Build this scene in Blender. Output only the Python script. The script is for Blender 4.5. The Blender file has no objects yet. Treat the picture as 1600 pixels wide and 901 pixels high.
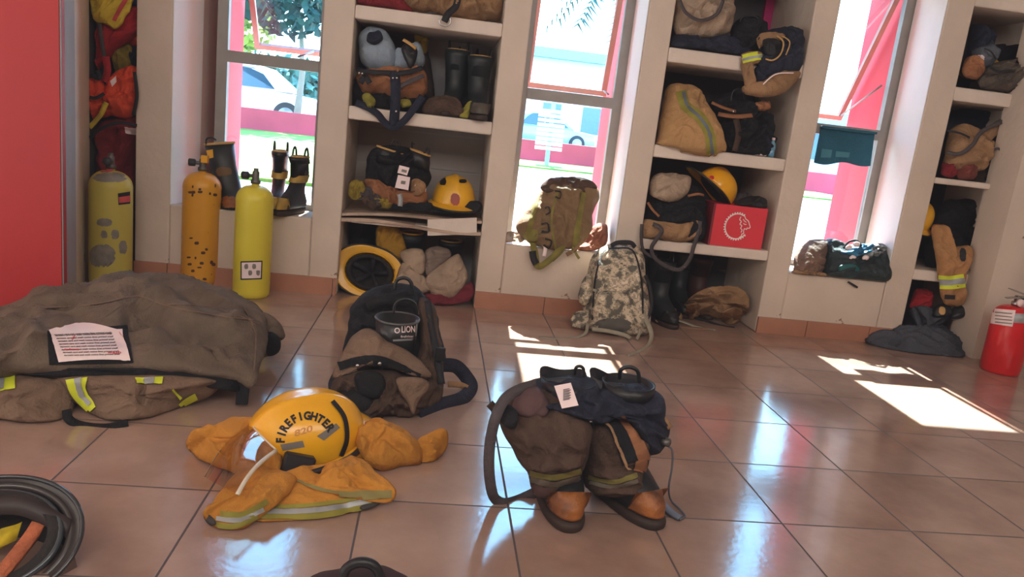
import bpy, bmesh, math, random
from mathutils import Vector, Matrix, noise, Euler
from mathutils.bvhtree import BVHTree
import mathutils
random.seed(7)
PI = math.pi
sc = bpy.context.scene
COL = sc.collection
# ---------------------------------------------------------------- camera maths
FPX = 1179.668; PIT = .208269; ROL = .114677; YAW = .115161
CAM = Vector((.44179, -1.61853, .87122))
_cy, _sy, _cp, _sp, _cr, _sr = math.cos(YAW), math.sin(YAW), math.cos(PIT), math.sin(PIT), math.cos(ROL), math.sin(ROL)
_r0 = Vector((_cy, -_sy, 0)); _f0 = Vector((_sy, _cy, 0)); _Z = Vector((0, 0, 1))
FWD = _f0 * _cp - _Z * _sp; _up = _f0 * _sp + _Z * _cp
RGT = _r0 * _cr + _up * _sr; UPV = -_r0 * _sr + _up * _cr
def ray(u, v):
    return (FWD + RGT * ((u - 800) / FPX) - UPV * ((v - 450.5) / FPX))
def px(p):
    d = Vector(p) - CAM; w = d.dot(FWD)
    return 800 + FPX * d.dot(RGT) / w, 450.5 - FPX * d.dot(UPV) / w
def F(u, v, z=0.0):
    d = ray(u, v); return CAM + d * ((z - CAM.z) / d.z)
def W(u, v, Y):
    d = ray(u, v); return CAM + d * ((Y - CAM.y) / d.y)
def PT(q):
    """measured point: (u, v, depth) where depth is a Y, 'f' for the floor or ('z', height)"""
    u, v, s = q
    if s == 'f': return F(u, v)
    if isinstance(s, tuple): return F(u, v, s[1])
    return W(u, v, s)
# ---------------------------------------------------------------- materials
def lin(c):
    c = c / 255.0
    return c / 12.92 if c <= .04045 else ((c + .055) / 1.055) ** 2.4
def C(r, g, b, k=1.0):
    return tuple(min(.92, lin(x) * k) for x in (r, g, b)) + (1,)
_M = {}
def mat(name, rgb, k=1.0, rough=.8, metal=0, var=.15, vscale=8, bump=0, bscale=40, spec=.5, col2=None, coat=0, wear=None, stretch=None, lo=.35, hi=.65, wrinkle=None):
    if name in _M: return _M[name]
    m = bpy.data.materials.new(name); m.use_nodes = True; _M[name] = m
    nt = m.node_tree; N = nt.nodes; L = nt.links
    b = N['Principled BSDF']
    b.inputs['Roughness'].default_value = rough; b.inputs['Metallic'].default_value = metal
    b.inputs['Specular IOR Level'].default_value = spec; b.inputs['Coat Weight'].default_value = coat
    b.inputs['Coat Roughness'].default_value = .12
    c1 = C(*rgb, k); c2 = C(*col2, k) if col2 else tuple(x * (1 - var) for x in c1[:3]) + (1,)
    tc = N.new('ShaderNodeTexCoord'); mp = N.new('ShaderNodeMapping'); L.new(tc.outputs['Object'], mp.inputs['Vector'])
    if stretch: mp.inputs['Scale'].default_value = stretch
    n = N.new('ShaderNodeTexNoise'); n.inputs['Scale'].default_value = vscale; n.inputs['Detail'].default_value = 5
    L.new(mp.outputs[0], n.inputs['Vector'])
    r = N.new('ShaderNodeValToRGB'); r.color_ramp.elements[0].position = lo; r.color_ramp.elements[1].position = hi
    r.color_ramp.elements[0].color = c2; r.color_ramp.elements[1].color = c1
    L.new(n.outputs['Fac'], r.inputs['Fac'])
    out = r.outputs['Color']
    if wear:   # (rgb, scale, threshold)
        n2 = N.new('ShaderNodeTexNoise'); n2.inputs['Scale'].default_value = wear[1]; n2.inputs['Detail'].default_value = 4
        L.new(tc.outputs['Object'], n2.inputs['Vector'])
        r2 = N.new('ShaderNodeValToRGB'); r2.color_ramp.elements[0].position = wear[2]; r2.color_ramp.elements[1].position = wear[2] + .02
        r2.color_ramp.elements[0].color = (0, 0, 0, 1); r2.color_ramp.elements[1].color = (1, 1, 1, 1)
        L.new(n2.outputs['Fac'], r2.inputs['Fac'])
        mx = N.new('ShaderNodeMix'); mx.data_type = 'RGBA'
        L.new(r2.outputs['Color'], mx.inputs['Factor']); L.new(out, mx.inputs[6]); mx.inputs[7].default_value = C(*wear[0], k)
        out = mx.outputs[2]
    L.new(out, b.inputs['Base Color'])
    if bump:
        n3 = N.new('ShaderNodeTexNoise'); n3.inputs['Scale'].default_value = bscale; n3.inputs['Detail'].default_value = 6
        L.new(tc.outputs['Object'], n3.inputs['Vector'])
        bp = N.new('ShaderNodeBump'); bp.inputs['Strength'].default_value = bump; bp.inputs['Distance'].default_value = .02
        L.new(n3.outputs['Fac'], bp.inputs['Height']); L.new(bp.outputs[0], b.inputs['Normal'])
        if wrinkle is None and bscale >= 90 and 'web' not in name: wrinkle = .8
        if wrinkle:   # sharp ridged creases, warped so they run in every direction
            n4 = N.new('ShaderNodeTexNoise'); n4.noise_type = 'RIDGED_MULTIFRACTAL'; n4.inputs['Scale'].default_value = 11; n4.inputs['Detail'].default_value = 3; n4.inputs['Distortion'].default_value = 1.2; n4.inputs['Lacunarity'].default_value = 2.3
            L.new(tc.outputs['Object'], n4.inputs['Vector'])
            b4 = N.new('ShaderNodeBump'); b4.inputs['Strength'].default_value = wrinkle; b4.inputs['Distance'].default_value = .012
            L.new(n4.outputs['Fac'], b4.inputs['Height']); L.new(b4.outputs[0], bp.inputs['Normal'])
    return m
# ---------------------------------------------------------------- objects
_org = {}
def link(name, verts, faces, m, parent=None, smooth=True, **tg):
    o0 = _org[parent.name] if parent else Vector((0, 0, 0))
    if not parent and verts:
        zs = min(v[2] for v in verts)
        o0 = Vector((sum(v[0] for v in verts) / len(verts), sum(v[1] for v in verts) / len(verts), zs))
    me = bpy.data.meshes.new(name)
    me.from_pydata([tuple(Vector(v) - o0) for v in verts], [], [tuple(f) for f in faces])
    bm = bmesh.new(); bm.from_mesh(me); bmesh.ops.recalc_face_normals(bm, faces=bm.faces); bm.to_mesh(me); bm.free()
    me.materials.append(m)
    if smooth:
        for p in me.polygons: p.use_smooth = True
    o = bpy.data.objects.new(name, me); COL.objects.link(o)
    if parent: o.parent = parent; _org[o.name] = o0
    else: o.location = o0; _org[o.name] = o0
    tag(o, **tg)
    return o
def tag(o, label=None, cat=None, group=None, kind=None):
    if label: o['label'] = label
    if cat: o['category'] = cat
    if group: o['group'] = group
    if kind: o['kind'] = kind
    return o
def thing(name, label, cat, loc=(0, 0, 0), group=None):
    o = bpy.data.objects.new(name, None); COL.objects.link(o); o.location = loc; o.empty_display_size = .05
    _org[o.name] = Vector(loc); return tag(o, label, cat, group)
class MB:
    """collects shapes for one mesh"""
    def __init__(s): s.v = []; s.f = []
    def add(s, v, f):
        b = len(s.v); s.v += [Vector(x) for x in v]; s.f += [[b + i for i in q] for q in f]; return s
    def box(s, a, b, M=None):
        x0, y0, z0 = a; x1, y1, z1 = b
        v = [Vector(p) for p in ((x0,y0,z0),(x1,y0,z0),(x1,y1,z0),(x0,y1,z0),(x0,y0,z1),(x1,y0,z1),(x1,y1,z1),(x0,y1,z1))]
        if M: v = [M @ p for p in v]
        return s.add(v, [(0,1,2,3),(4,5,6,7),(0,1,5,4),(1,2,6,5),(2,3,7,6),(3,0,4,7)])
    def hexa(s, bot, top):
        return s.add(list(bot) + list(top), [(0,1,2,3),(4,5,6,7),(0,1,5,4),(1,2,6,5),(2,3,7,6),(3,0,4,7)])
    def loft(s, loops, close=True, cap0=True, cap1=True):
        n = len(loops[0]); v = [p for l in loops for p in l]; f = []
        for i in range(len(loops) - 1):
            for j in range(n if close else n - 1):
                k = (j + 1) % n; f.append((i*n+j, i*n+k, (i+1)*n+k, (i+1)*n+j))
        if cap0: f.append(tuple(range(n)))
        if cap1: f.append(tuple(range((len(loops)-1)*n, len(loops)*n)))
        return s.add(v, f)
    def lathe(s, prof, c=(0,0,0), n=40, M=None):
        c = Vector(c); lp = []
        for r, z in prof:
            l = [Vector((max(r, 1e-4) * math.cos(2*PI*i/n), max(r, 1e-4) * math.sin(2*PI*i/n), z)) for i in range(n)]
            lp.append([(M @ p if M else p) + c for p in l])
        return s.loft(lp)
    def tube(s, pts, r, n=10, cap=True, closed=False):
        pts = [Vector(p) for p in pts]; m = len(pts); rs = r if isinstance(r, (list, tuple)) else [r] * m
        lp = []; nrm = None
        for i, p in enumerate(pts):
            if closed: t = pts[(i+1) % m] - pts[i-1]
            else: t = pts[min(i+1, m-1)] - pts[max(i-1, 0)]
            t.normalize()
            if nrm is None:
                nrm = t.orthogonal().normalized()
            nrm = (nrm - t * nrm.dot(t)); nrm = nrm.normalized() if nrm.length > 1e-6 else t.orthogonal().normalized()
            b = t.cross(nrm)
            lp.append([p + (nrm * math.cos(2*PI*k/n) + b * math.sin(2*PI*k/n)) * rs[i] for k in range(n)])
        if closed: lp.append(lp[0]); cap = False
        return s.loft(lp, cap0=cap, cap1=cap)
    def strap(s, pts, w, t=.003, up=None, side=None):
        """flat webbing following pts; its width lies along `side` or across the view of a person in the room"""
        pts = [Vector(p) for p in pts]; m = len(pts); lp = []; last = None
        for i, p in enumerate(pts):
            tg = (pts[min(i+1, m-1)] - pts[max(i-1, 0)]).normalized()
            nn = Vector(up) if up else Vector((.1, -1, .35))
            sd = Vector(side) if side else tg.cross(nn)
            if sd.length < 1e-4: sd = last or Vector((1, 0, 0))
            sd.normalize()
            if last and sd.dot(last) < 0: sd = -sd
            last = sd; nr = tg.cross(sd).normalized()
            ww = w[i] if isinstance(w, (list, tuple)) else w
            lp.append([p + sd*ww/2 + nr*t/2, p - sd*ww/2 + nr*t/2, p - sd*ww/2 - nr*t/2, p + sd*ww/2 - nr*t/2])
        return s.loft(lp)
    def build(s, name, m, parent=None, smooth=True, **tg): return link(name, s.v, s.f, m, parent, smooth, **tg)
def crv(pts, n=8, closed=False):
    """Catmull-Rom through points"""
    P = [Vector(p) for p in pts]; m = len(P); out = []
    segs = m if closed else m - 1
    for i in range(segs):
        if closed: a, b, c, d = P[i-1], P[i], P[(i+1) % m], P[(i+2) % m]
        else: a, b, c, d = P[max(i-1, 0)], P[i], P[i+1], P[min(i+2, m-1)]
        for k in range(n):
            t = k / n
            out.append(.5 * ((2*b) + (c-a)*t + (2*a-5*b+4*c-d)*t*t + (-a+3*b-3*c+d)*t*t*t))
    if not closed: out.append(P[-1])
    return out
def resample(P, n):
    m = len(P); L = [0]
    for i in range(m): L.append(L[-1] + (P[(i+1) % m] - P[i]).length)
    out = []; j = 0
    for k in range(n):
        s = L[-1] * k / n
        while L[j+1] < s: j += 1
        t = (s - L[j]) / max(1e-9, L[j+1] - L[j]); out.append(P[j % m].lerp(P[(j+1) % m], t))
    return out
def nvec(q):   # repeatable three-channel noise
    return Vector((noise.noise(q), noise.noise(q + Vector((31.4, 7.7, 2.9))), noise.noise(q + Vector((-12.3, 19.1, 44.2)))))
def crease(p, sc_=9.0, seed=0.0, aniso=(1, 1, 1)):
    q = Vector((p.x*aniso[0], p.y*aniso[1], p.z*aniso[2])) * sc_ + Vector((seed*3.1, seed*1.7, seed*2.3))
    w = nvec(q * .7) * 1.1; q = q + w
    a = 1 - abs(noise.noise(q)) * 2.6
    b = 1 - abs(noise.noise(q * 2.0 + Vector((5, 1, 2)))) * 2.6
    c = 1 - abs(noise.noise(q * 3.7 + Vector((1, 7, 2)))) * 2.6
    return max(-.5, a) * .7 + max(-.5, b) * .42 + max(-.5, c) * .16 + noise.noise(q * .5) * .5 - .45
def segd(p, a, b):
    ax, ay = a; bx, by = b; dx, dy = bx-ax, by-ay
    t = max(0, min(1, ((p[0]-ax)*dx + (p[1]-ay)*dy) / max(1e-9, dx*dx+dy*dy)))
    return math.hypot(p[0]-ax-t*dx, p[1]-ay-t*dy)
BAYS = [(.018, .678, [(1.325, .06), (.887, .06), (.432, .08)]), (1.457, 2.118, [(1.318, .066), (.872, .06), (.418, .052)]), (2.90, 3.20, [(1.307, .065), (.868, .03), (.40, .055)]), (-1.105, -.905, [])]
def shell(name, pts, D, m, parent=None, bulge=(0, -1, .35), back=.5, center=None, amp=.012, ns=9, seed=None, aniso=(1, 1, 1), folds=(), zmin=None, nb=120, rings=30, pw=3.0, zmax=None, ymax=None, sharp=6, **tg):
    """padded cloth body: outline points (see PT), swelling D along bulge, wrinkled"""
    if seed is None: seed = (hash((round(pts[0][0]), round(pts[0][1]))) % 97)
    P = resample(crv([PT(q) for q in pts], sharp, True), nb)
    c = PT(center) if center else sum(P, Vector()) / len(P)
    bu = Vector(bulge).normalized(); V = []; Fc = []
    def settle(p):   # keep cloth out of the masonry it rests on
        for a, b, shs in BAYS:
            if a - .13 < c.x < b + .13 and p.y > 1.952 and c.y > 1.9:
                if a < c.x < b and c.y > 1.965:
                    p.x = min(max(p.x, a + .006), b - .006); p.y = min(p.y, 2.448)
                for zt, th in shs:
                    if zt - th - .003 < p.z < zt + .003:
                        if c.y < 1.985 and not zmin: p.y = 1.948
                        elif c.z > zt - th/2: p.z = zt + .003
                        else: p.z = zt - th - .003
        return p
    zm = zmin if zmin is not None else .003
    if nb >= 60: nb = int(nb * 1.3)
    P = resample(crv([PT(q) for q in pts], sharp, True), nb)
    e0 = amp * .55
    P = [b + nvec(b * 26 + Vector((seed, 0, 0))) * e0 for b in P]
    def fin(p):
        p = p.copy(); p.z = max(p.z, zm)
        if zmax is not None: p.z = min(p.z, zmax)
        if ymax is not None: p.y = min(p.y, ymax)
        return settle(p)
    rr = [(k / rings) for k in range(rings, 0, -1)]
    for sgn in (1, -1):
        for k, r in enumerate(rr):
            if sgn < 0 and k == 0: continue
            for b in P:
                q = c.lerp(b, r); pr = (max(0, 1 - r ** pw)) ** .6
                if sgn > 0:
                    e = min(1, (1 - r) * 6); d = D * pr + amp * 2.6 * crease(q, ns, seed, aniso) * (.25 + .75 * e)
                    if folds:
                        u = px(q + bu * D * pr)
                        for fl, a, w in folds:
                            dd = min(segd(u, fl[i], fl[i+1]) for i in range(len(fl) - 1)); d += a * math.exp(-(dd / w) ** 2) * (.3 + .7 * e)
                    V.append(fin(q + bu * d))
                else:
                    V.append(fin(q - bu * (D * back * pr)))
        V.append(fin(c + bu * (D + amp * 2 * crease(c, ns, seed, aniso)) if sgn > 0 else c - bu * D * back))
    def F1(base, first_row):  # rows of nb verts then the pole
        pass
    R = rings
    top = lambda k, j: k * nb + j % nb
    topc = R * nb
    b0 = topc + 1
    bot = lambda k, j: (j % nb) if k == 0 else b0 + (k - 1) * nb + j % nb
    botc = b0 + (R - 1) * nb
    for rowf, cc in ((top, topc), (bot, botc)):
        for k in range(R - 1):
            for j in range(nb): Fc.append((rowf(k, j), rowf(k, j+1), rowf(k+1, j+1), rowf(k+1, j)))
        for j in range(nb): Fc.append((rowf(R-1, j), rowf(R-1, j+1), cc))
    return link(name, V, Fc, m, parent, True, **tg)
def bvh(*obs):
    V = []; Fc = []
    for o in obs:
        o0 = _org[o.name]; b = len(V)
        V += [v.co + o0 for v in o.data.vertices]; Fc += [[b + i for i in p.vertices] for p in o.data.polygons]
    return BVHTree.FromPolygons(V, Fc)
def hit(T, u, v, off):
    d = ray(u, v).normalized(); h = T.ray_cast(CAM, d)
    if h[0] is None: return None
    n = h[1] if h[1].dot(d) < 0 else -h[1]
    return h[0] + n * off * .6 - d * off * .6
def sheet(name, grid, T, m, parent, off=.004, th=.0, **tg):
    """a patch sewn onto a surface: grid rows of measured (u, v)"""
    V = []; idx = {}; Fc = []
    nr, ncol = len(grid), len(grid[0])
    for i, row in enumerate(grid):
        for j, (u, v) in enumerate(row):
            h = hit(T, u, v, off)
            if h is not None: idx[i, j] = len(V); V.append(h)
    for i in range(nr - 1):
        for j in range(ncol - 1):
            q = [(i, j), (i, j+1), (i+1, j+1), (i+1, j)]
            if all(a in idx for a in q):
                pp = [V[idx[a]] for a in q]
                if max((pp[a] - pp[(a+1) % 4]).length for a in range(4)) < .07: Fc.append([idx[a] for a in q])
    if not Fc: return None
    # thickness toward the wearer
    return link(name, V, Fc, m, parent, True, **tg)
def quad(name, c4, T, m, parent, nu=14, nv=8, off=.004, **tg):
    a, b, c, d = c4   # top-left, top-right, bottom-right, bottom-left
    g = []
    for i in range(nv + 1):
        t = i / nv; g.append([((a[0]*(1-s)+b[0]*s)*(1-t)+(d[0]*(1-s)+c[0]*s)*t, (a[1]*(1-s)+b[1]*s)*(1-t)+(d[1]*(1-s)+c[1]*s)*t) for s in [j/nu for j in range(nu+1)]])
    return sheet(name, g, T, m, parent, off, **tg)
def band(name, line, w, T, m, parent, off=.004, n=6, nw=3, **tg):
    L = crv([Vector((a, b, 0)) for a, b in line], n); g = []
    for i, p in enumerate(L):
        t = (L[min(i+1, len(L)-1)] - L[max(i-1, 0)]).normalized(); s = Vector((-t.y, t.x, 0))
        k = i / (len(L) - 1); ww = w[0]*(1-k)+w[1]*k if isinstance(w, (list, tuple)) else w
        g.append([((p + s*ww*(q/nw-.5)).x, (p + s*ww*(q/nw-.5)).y) for q in range(nw+1)])
    return sheet(name, g, T, m, parent, off, **tg)
_font = None
def glyphs(txt, bold=.025):
    cu = bpy.data.curves.new('letters', 'FONT'); cu.body = txt; cu.size = 1; cu.resolution_u = 3; cu.offset = bold
    o = bpy.data.objects.new('letters', cu); COL.objects.link(o); dg = bpy.context.evaluated_depsgraph_get(); dg.update()
    me = bpy.data.meshes.new_from_object(o.evaluated_get(dg)); bpy.data.objects.remove(o)
    bm = bmesh.new(); bm.from_mesh(me)
    bmesh.ops.triangulate(bm, faces=bm.faces)
    bmesh.ops.subdivide_edges(bm, edges=[e for e in bm.edges if e.calc_length() > .12], cuts=1)
    bmesh.ops.triangulate(bm, faces=bm.faces)
    V = [v.co.copy() for v in bm.verts]; Fc = [[v.index for v in f.verts] for f in bm.faces]; bm.free()
    return V, Fc
def lettering(name, pieces, T, m, parent, off=.004, bold=.02, **tg):
    """pieces: (text, fn) with fn(x, y) -> (u, v)"""
    mb = MB()
    for txt, fn in pieces:
        V, Fc = glyphs(txt, bold); P = [hit(T, *fn(v.x, v.y), off) for v in V]
        ok = [f for f in Fc if all(P[i] is not None for i in f)]
        P = [p if p is not None else Vector((0, 0, 0)) for p in P]
        us = sorted({i for f in ok for i in f}); mp_ = {a: b for b, a in enumerate(us)}
        mb.add([P[i] for i in us], [[mp_[i] for i in f] for f in ok])
    return mb.build(name, m, parent, False, **tg)
SKY = 10; SUN = 42; FILL = 68; EXPO = .2
# ================================================================ palette
M_wall = mat('white_wall_paint', (205, 189, 175), 1.1, .75, var=.1, vscale=2.2, bump=.25, bscale=14, wear=((150, 120, 100), 7, .735))
M_wall_low = mat('white_wall_paint_scuffed', (205, 188, 173), 1.1, .7, var=.12, vscale=3, bump=.25, bscale=14, wear=((140, 105, 85), 9, .70))
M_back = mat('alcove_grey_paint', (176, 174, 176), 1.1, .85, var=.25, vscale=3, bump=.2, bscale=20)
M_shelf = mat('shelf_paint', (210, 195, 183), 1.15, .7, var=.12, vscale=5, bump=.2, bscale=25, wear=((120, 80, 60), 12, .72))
M_backd = mat('alcove_dark_tone', (88, 84, 88), .8, .9, var=.3, vscale=3, bump=.2, bscale=20)  # darker tone than the grey alcove back
M_board = mat('old_shelf_board', (190, 165, 145), 1.0, .7, var=.3, vscale=6, stretch=(1, 8, 8), bump=.2, bscale=30)
M_redwall = mat('red_wall_paint', (186, 36, 38), .95, .55, var=.1, vscale=1.5, bump=.15, bscale=10)
M_redout = mat('red_exterior_paint', (225, 60, 75), 1.0, .7, var=.15, vscale=3)
M_base = mat('skirting_tile', (176, 122, 98), 1.05, .35, var=.15, vscale=6, bump=.05)
M_alu = mat('aluminium_frame', (150, 146, 142), 1.0, .5, .3, var=.15, vscale=10)
M_sash = mat('sash_pink_grey_frame', (200, 150, 140), 1.0, .5, .1, var=.1)
M_dark = mat('dark_gap', (12, 12, 14), 1, .9)

def glass_mat(name, tint, fac):
    m = bpy.data.materials.new(name); m.use_nodes = True; nt = m.node_tree; nt.nodes.clear()
    o = nt.nodes.new('ShaderNodeOutputMaterial'); t = nt.nodes.new('ShaderNodeBsdfTransparent'); g = nt.nodes.new('ShaderNodeBsdfGlossy')
    t.inputs[0].default_value = tint; g.inputs['Roughness'].default_value = .03; mx = nt.nodes.new('ShaderNodeMixShader'); mx.inputs[0].default_value = fac
    nt.links.new(t.outputs[0], mx.inputs[1]); nt.links.new(g.outputs[0], mx.inputs[2]); nt.links.new(mx.outputs[0], o.inputs[0]); return m
M_glass = glass_mat('window_glass', (.93, .97, .98, 1), .05)
M_sashglass = glass_mat('sash_glass', (.85, .95, .97, 1), .08)

# floor
def floor_mat():
    m = bpy.data.materials.new('glazed_floor_tile'); m.use_nodes = True; nt = m.node_tree; N = nt.nodes; L = nt.links; b = N['Principled BSDF']
    tc = N.new('ShaderNodeTexCoord'); sep = N.new('ShaderNodeSeparateXYZ'); L.new(tc.outputs['Object'], sep.inputs[0])
    def mth(op, a, bb=None):
        n = N.new('ShaderNodeMath'); n.operation = op
        for i, x in enumerate((a, bb)):
            if x is None: continue
            if isinstance(x, (int, float)): n.inputs[i].default_value = x
            else: L.new(x, n.inputs[i])
        return n.outputs[0]
    ds = []
    ids = []
    for ax in (0, 1):
        t = mth('DIVIDE', sep.outputs[ax], .34); fr = mth('FRACT', t); d = mth('ABSOLUTE', mth('SUBTRACT', fr, .5)); ds.append(d); ids.append(mth('FLOOR', t))
    mxd = mth('MAXIMUM', ds[0], ds[1]); 
    gr = N.new('ShaderNodeMapRange'); gr.inputs['From Min'].default_value = .4915; gr.inputs['From Max'].default_value = .4935; L.new(mxd, gr.inputs['Value'])
    wn = N.new('ShaderNodeTexWhiteNoise'); cb = N.new('ShaderNodeCombineXYZ'); L.new(ids[0], cb.inputs[0]); L.new(ids[1], cb.inputs[1]); L.new(cb.outputs[0], wn.inputs['Vector'])
    n1 = N.new('ShaderNodeTexNoise'); n1.inputs['Scale'].default_value = 3.2; n1.inputs['Detail'].default_value = 6; n1.inputs['Roughness'].default_value = .6
    off = N.new('ShaderNodeVectorMath'); off.operation = 'MULTIPLY_ADD'; off.inputs[1].default_value = (1, 1, 1); L.new(tc.outputs['Object'], off.inputs[0])
    sc2 = N.new('ShaderNodeVectorMath'); sc2.operation = 'SCALE'; sc2.inputs['Scale'].default_value = 7; L.new(wn.outputs['Color'], sc2.inputs[0]); L.new(sc2.outputs[0], off.inputs[2])
    L.new(off.outputs[0], n1.inputs['Vector'])
    r = N.new('ShaderNodeValToRGB'); r.color_ramp.elements[0].position = .3; r.color_ramp.elements[1].position = .7
    r.color_ramp.elements[0].color = C(146, 116, 102, 1.0); r.color_ramp.elements[1].color = C(180, 150, 134, 1.0); L.new(n1.outputs['Fac'], r.inputs['Fac'])
    mx = N.new('ShaderNodeMix'); mx.data_type = 'RGBA'; L.new(gr.outputs[0], mx.inputs['Factor']); L.new(r.outputs[0], mx.inputs[6]); mx.inputs[7].default_value = C(70, 52, 46)
    L.new(mx.outputs[2], b.inputs['Base Color'])
    rr = N.new('ShaderNodeMapRange'); rr.inputs['To Min'].default_value = .13; rr.inputs['To Max'].default_value = .8; L.new(gr.outputs[0], rr.inputs['Value']); L.new(rr.outputs[0], b.inputs['Roughness'])
    b.inputs['Specular IOR Level'].default_value = 1.0; b.inputs['IOR'].default_value = 1.62
    n2 = N.new('ShaderNodeTexNoise'); n2.inputs['Scale'].default_value = 45; n2.inputs['Detail'].default_value = 4; L.new(tc.outputs['Object'], n2.inputs['Vector'])
    n3 = N.new('ShaderNodeTexNoise'); n3.inputs['Scale'].default_value = 4; L.new(tc.outputs['Object'], n3.inputs['Vector'])
    hh = mth('ADD', mth('MULTIPLY', n2.outputs['Fac'], .12), mth('MULTIPLY', n3.outputs['Fac'], .25)); hh = mth('SUBTRACT', hh, mth('MULTIPLY', gr.outputs[0], .5))
    bp = N.new('ShaderNodeBump'); bp.inputs['Strength'].default_value = .4; bp.inputs['Distance'].default_value = .005; L.new(hh, bp.inputs['Height']); L.new(bp.outputs[0], b.inputs['Normal'])
    return m
link('floor', [(-3.4, -5, 0), (6, -5, 0), (6, 2.62, 0), (-3.4, 2.62, 0)], [(0, 1, 2, 3)], floor_mat(), smooth=False, kind='structure').location = (0, 0, 0)
fo = bpy.data.objects['floor']
for v in fo.data.vertices: v.co += _org['floor']

YF = 1.96; YB = 2.46; YO = 2.60; ZT = 2.9
def st(name, boxes, m=M_wall, parent=None, kind='structure', smooth=False, **k):
    mb = MB()
    for a, b in boxes: mb.box(a, b)
    return mb.build(name, m, parent, smooth, kind=kind, **k)
# wall piers between the bays, from the floor up
st('wall_front', [((-1.10+.0, YF, 2.4), (3.32, YO, ZT))])
PIERS = [(-.905, -.755), (-.115, .018), (.678, .80), (1.335, 1.457), (2.118, 2.24), (2.765, 2.90)]
for i, (a, b) in enumerate(PIERS):
    mb = MB()
    if i == 0:   # splayed reveal toward the first window
        mb.hexa([(a, YF, 0), (b, YF, 0), (-.655, YO, 0), (a, YO, 0)], [(a, YF, 2.4), (b, YF, 2.4), (-.655, YO, 2.4), (a, YO, 2.4)])
    else: mb.box((a, YF, 0), (b, YO, 2.4))
    o = mb.build('wall_pier', M_wall_low, None, False, kind='structure')
    bv = o.modifiers.new('soft', 'BEVEL'); bv.width = .006; bv.segments = 2
# window bays: spandrel, outer painted reveal, frame, panes
WIN = [(-.755, -.115, .355, -.64), (.80, 1.335, .325, .80), (2.24, 2.765, .322, 2.24)]
SASH = [(-.115, .82, .47, 1.128, -.585, -.16), (0, .733, .16, 1.085, .84, 1.262), (0, .78, .386, 1.122, 2.285, 2.70)]
for i, (a, b, zs, fl) in enumerate(WIN):
    o = MB().box((a + .001, YF + .002, 0), (b - .001, YO, zs)).build('wall_spandrel', M_wall_low, None, False, kind='structure')
    o.modifiers.new('soft', 'BEVEL').width = .006
    # exterior red fins either side and lintel outside
    st('trim_%d' % (i*2+1), [((fl - .0, 2.27, zs), (fl + .022, 2.62, 2.4)), ((b - .022, 2.27, zs), (b, 2.62, 2.4))], M_redout)
    st('wall_lintel', [((a, YF, 1.86), (b, 2.2, 2.4)), ((a, 2.2, 2.06), (b, 2.62, 2.4))])
    w = thing('window_%d' % (i+1), None, None, ((fl + b) / 2, 2.24, zs)); w['kind'] = 'structure'
    lo, hi = 2.222, 2.258
    zt = 1.045 if i else 1.05
    mb = MB(); fw = .05
    mb.box((fl, lo, zs), (fl + fw, hi, 1.86)); mb.box((b - fw, lo, zs), (b, hi, 1.86)); mb.box((fl + fw, lo, 1.81), (b - fw, hi, 1.86)); mb.box((fl + fw, lo, zs), (b - fw, hi, zs + .03))
    mb.build('window_frame', M_alu, w, False)
    MB().box((fl + fw, lo - .006, zt - .025), (b - fw, hi, zt + .028)).build('transom', M_alu, w, False)
    MB().box((fl + fw, 2.238, zs + .03), (b - fw, 2.242, zt - .025)).build('pane', M_glass, w, False)
    # awning sash, hinged at its head and pushed out
    _, Ls, dy, zb, x0, x1 = SASH[i]
    if i == 0: x0, x1 = -.585, -.17
    if i == 1: x0, x1 = .85, 1.285
    if i == 2: x0, x1 = 2.29, 2.715
    dirv = Vector((0, dy, zb - 1.80)); dirv.normalize(); nrm = Vector((0, -dirv.z, dirv.y))
    def q(x, t, n): return Vector((x, 2.25, 1.80)) + dirv * t + nrm * n
    mb = MB(); fr = .028
    for (xa, xb, ta, tb) in ((x0, x0+fr, 0, Ls), (x1-fr, x1, 0, Ls), (x0+fr, x1-fr, 0, fr), (x0+fr, x1-fr, Ls-fr, Ls)):
        mb.hexa([q(xa, ta, 0), q(xb, ta, 0), q(xb, tb, 0), q(xa, tb, 0)], [q(xa, ta, .022), q(xb, ta, .022), q(xb, tb, .022), q(xa, tb, .022)])
    s_ = mb.build('sash', M_sash, w, False)
    MB().hexa([q(x0+fr, fr, .009), q(x1-fr, fr, .009), q(x1-fr, Ls-fr, .009), q(x0+fr, Ls-fr, .009)], [q(x0+fr, fr, .012), q(x1-fr, fr, .012), q(x1-fr, Ls-fr, .012), q(x0+fr, Ls-fr, .012)]).build('sash_pane', M_sashglass, s_, False)
    # stay arm
    xm = x1 - .02 if i else x1 - .1
    MB().tube([q(xm, Ls - .03, -.004), Vector((xm, 2.262, 1.09 if i < 2 else 1.3))], .005, 6).build('stay_arm', M_alu, w)
M_rev = mat('lit_reveal_tint', (236, 232, 226), 1.2, .7, var=.06, vscale=3, bump=.15, bscale=14)  # whiter copy of the wall paint, window light put into its colour
for k, (xa, xb, z0) in enumerate(((-.7535, -.6735, .355), (1.3335, 1.3335, .325), (2.7635, 2.7635, .322))):  # thin panels added over the reveals to carry that lightened colour
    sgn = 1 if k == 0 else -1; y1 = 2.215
    MB().hexa([(xa, YF + .004, z0 + .001), (xa + sgn*.003, YF + .004, z0 + .001), ((xb if k else -.7036) + sgn*.003, y1, z0 + .001), ((xb if k else -.7036), y1, z0 + .001)], [(xa, YF + .004, 1.859), (xa + sgn*.003, YF + .004, 1.859), ((xb if k else -.7036) + sgn*.003, y1, 1.859), ((xb if k else -.7036), y1, 1.859)]).build('trim_%d' % (10 + k), M_rev, None, False, kind='structure')
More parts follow.
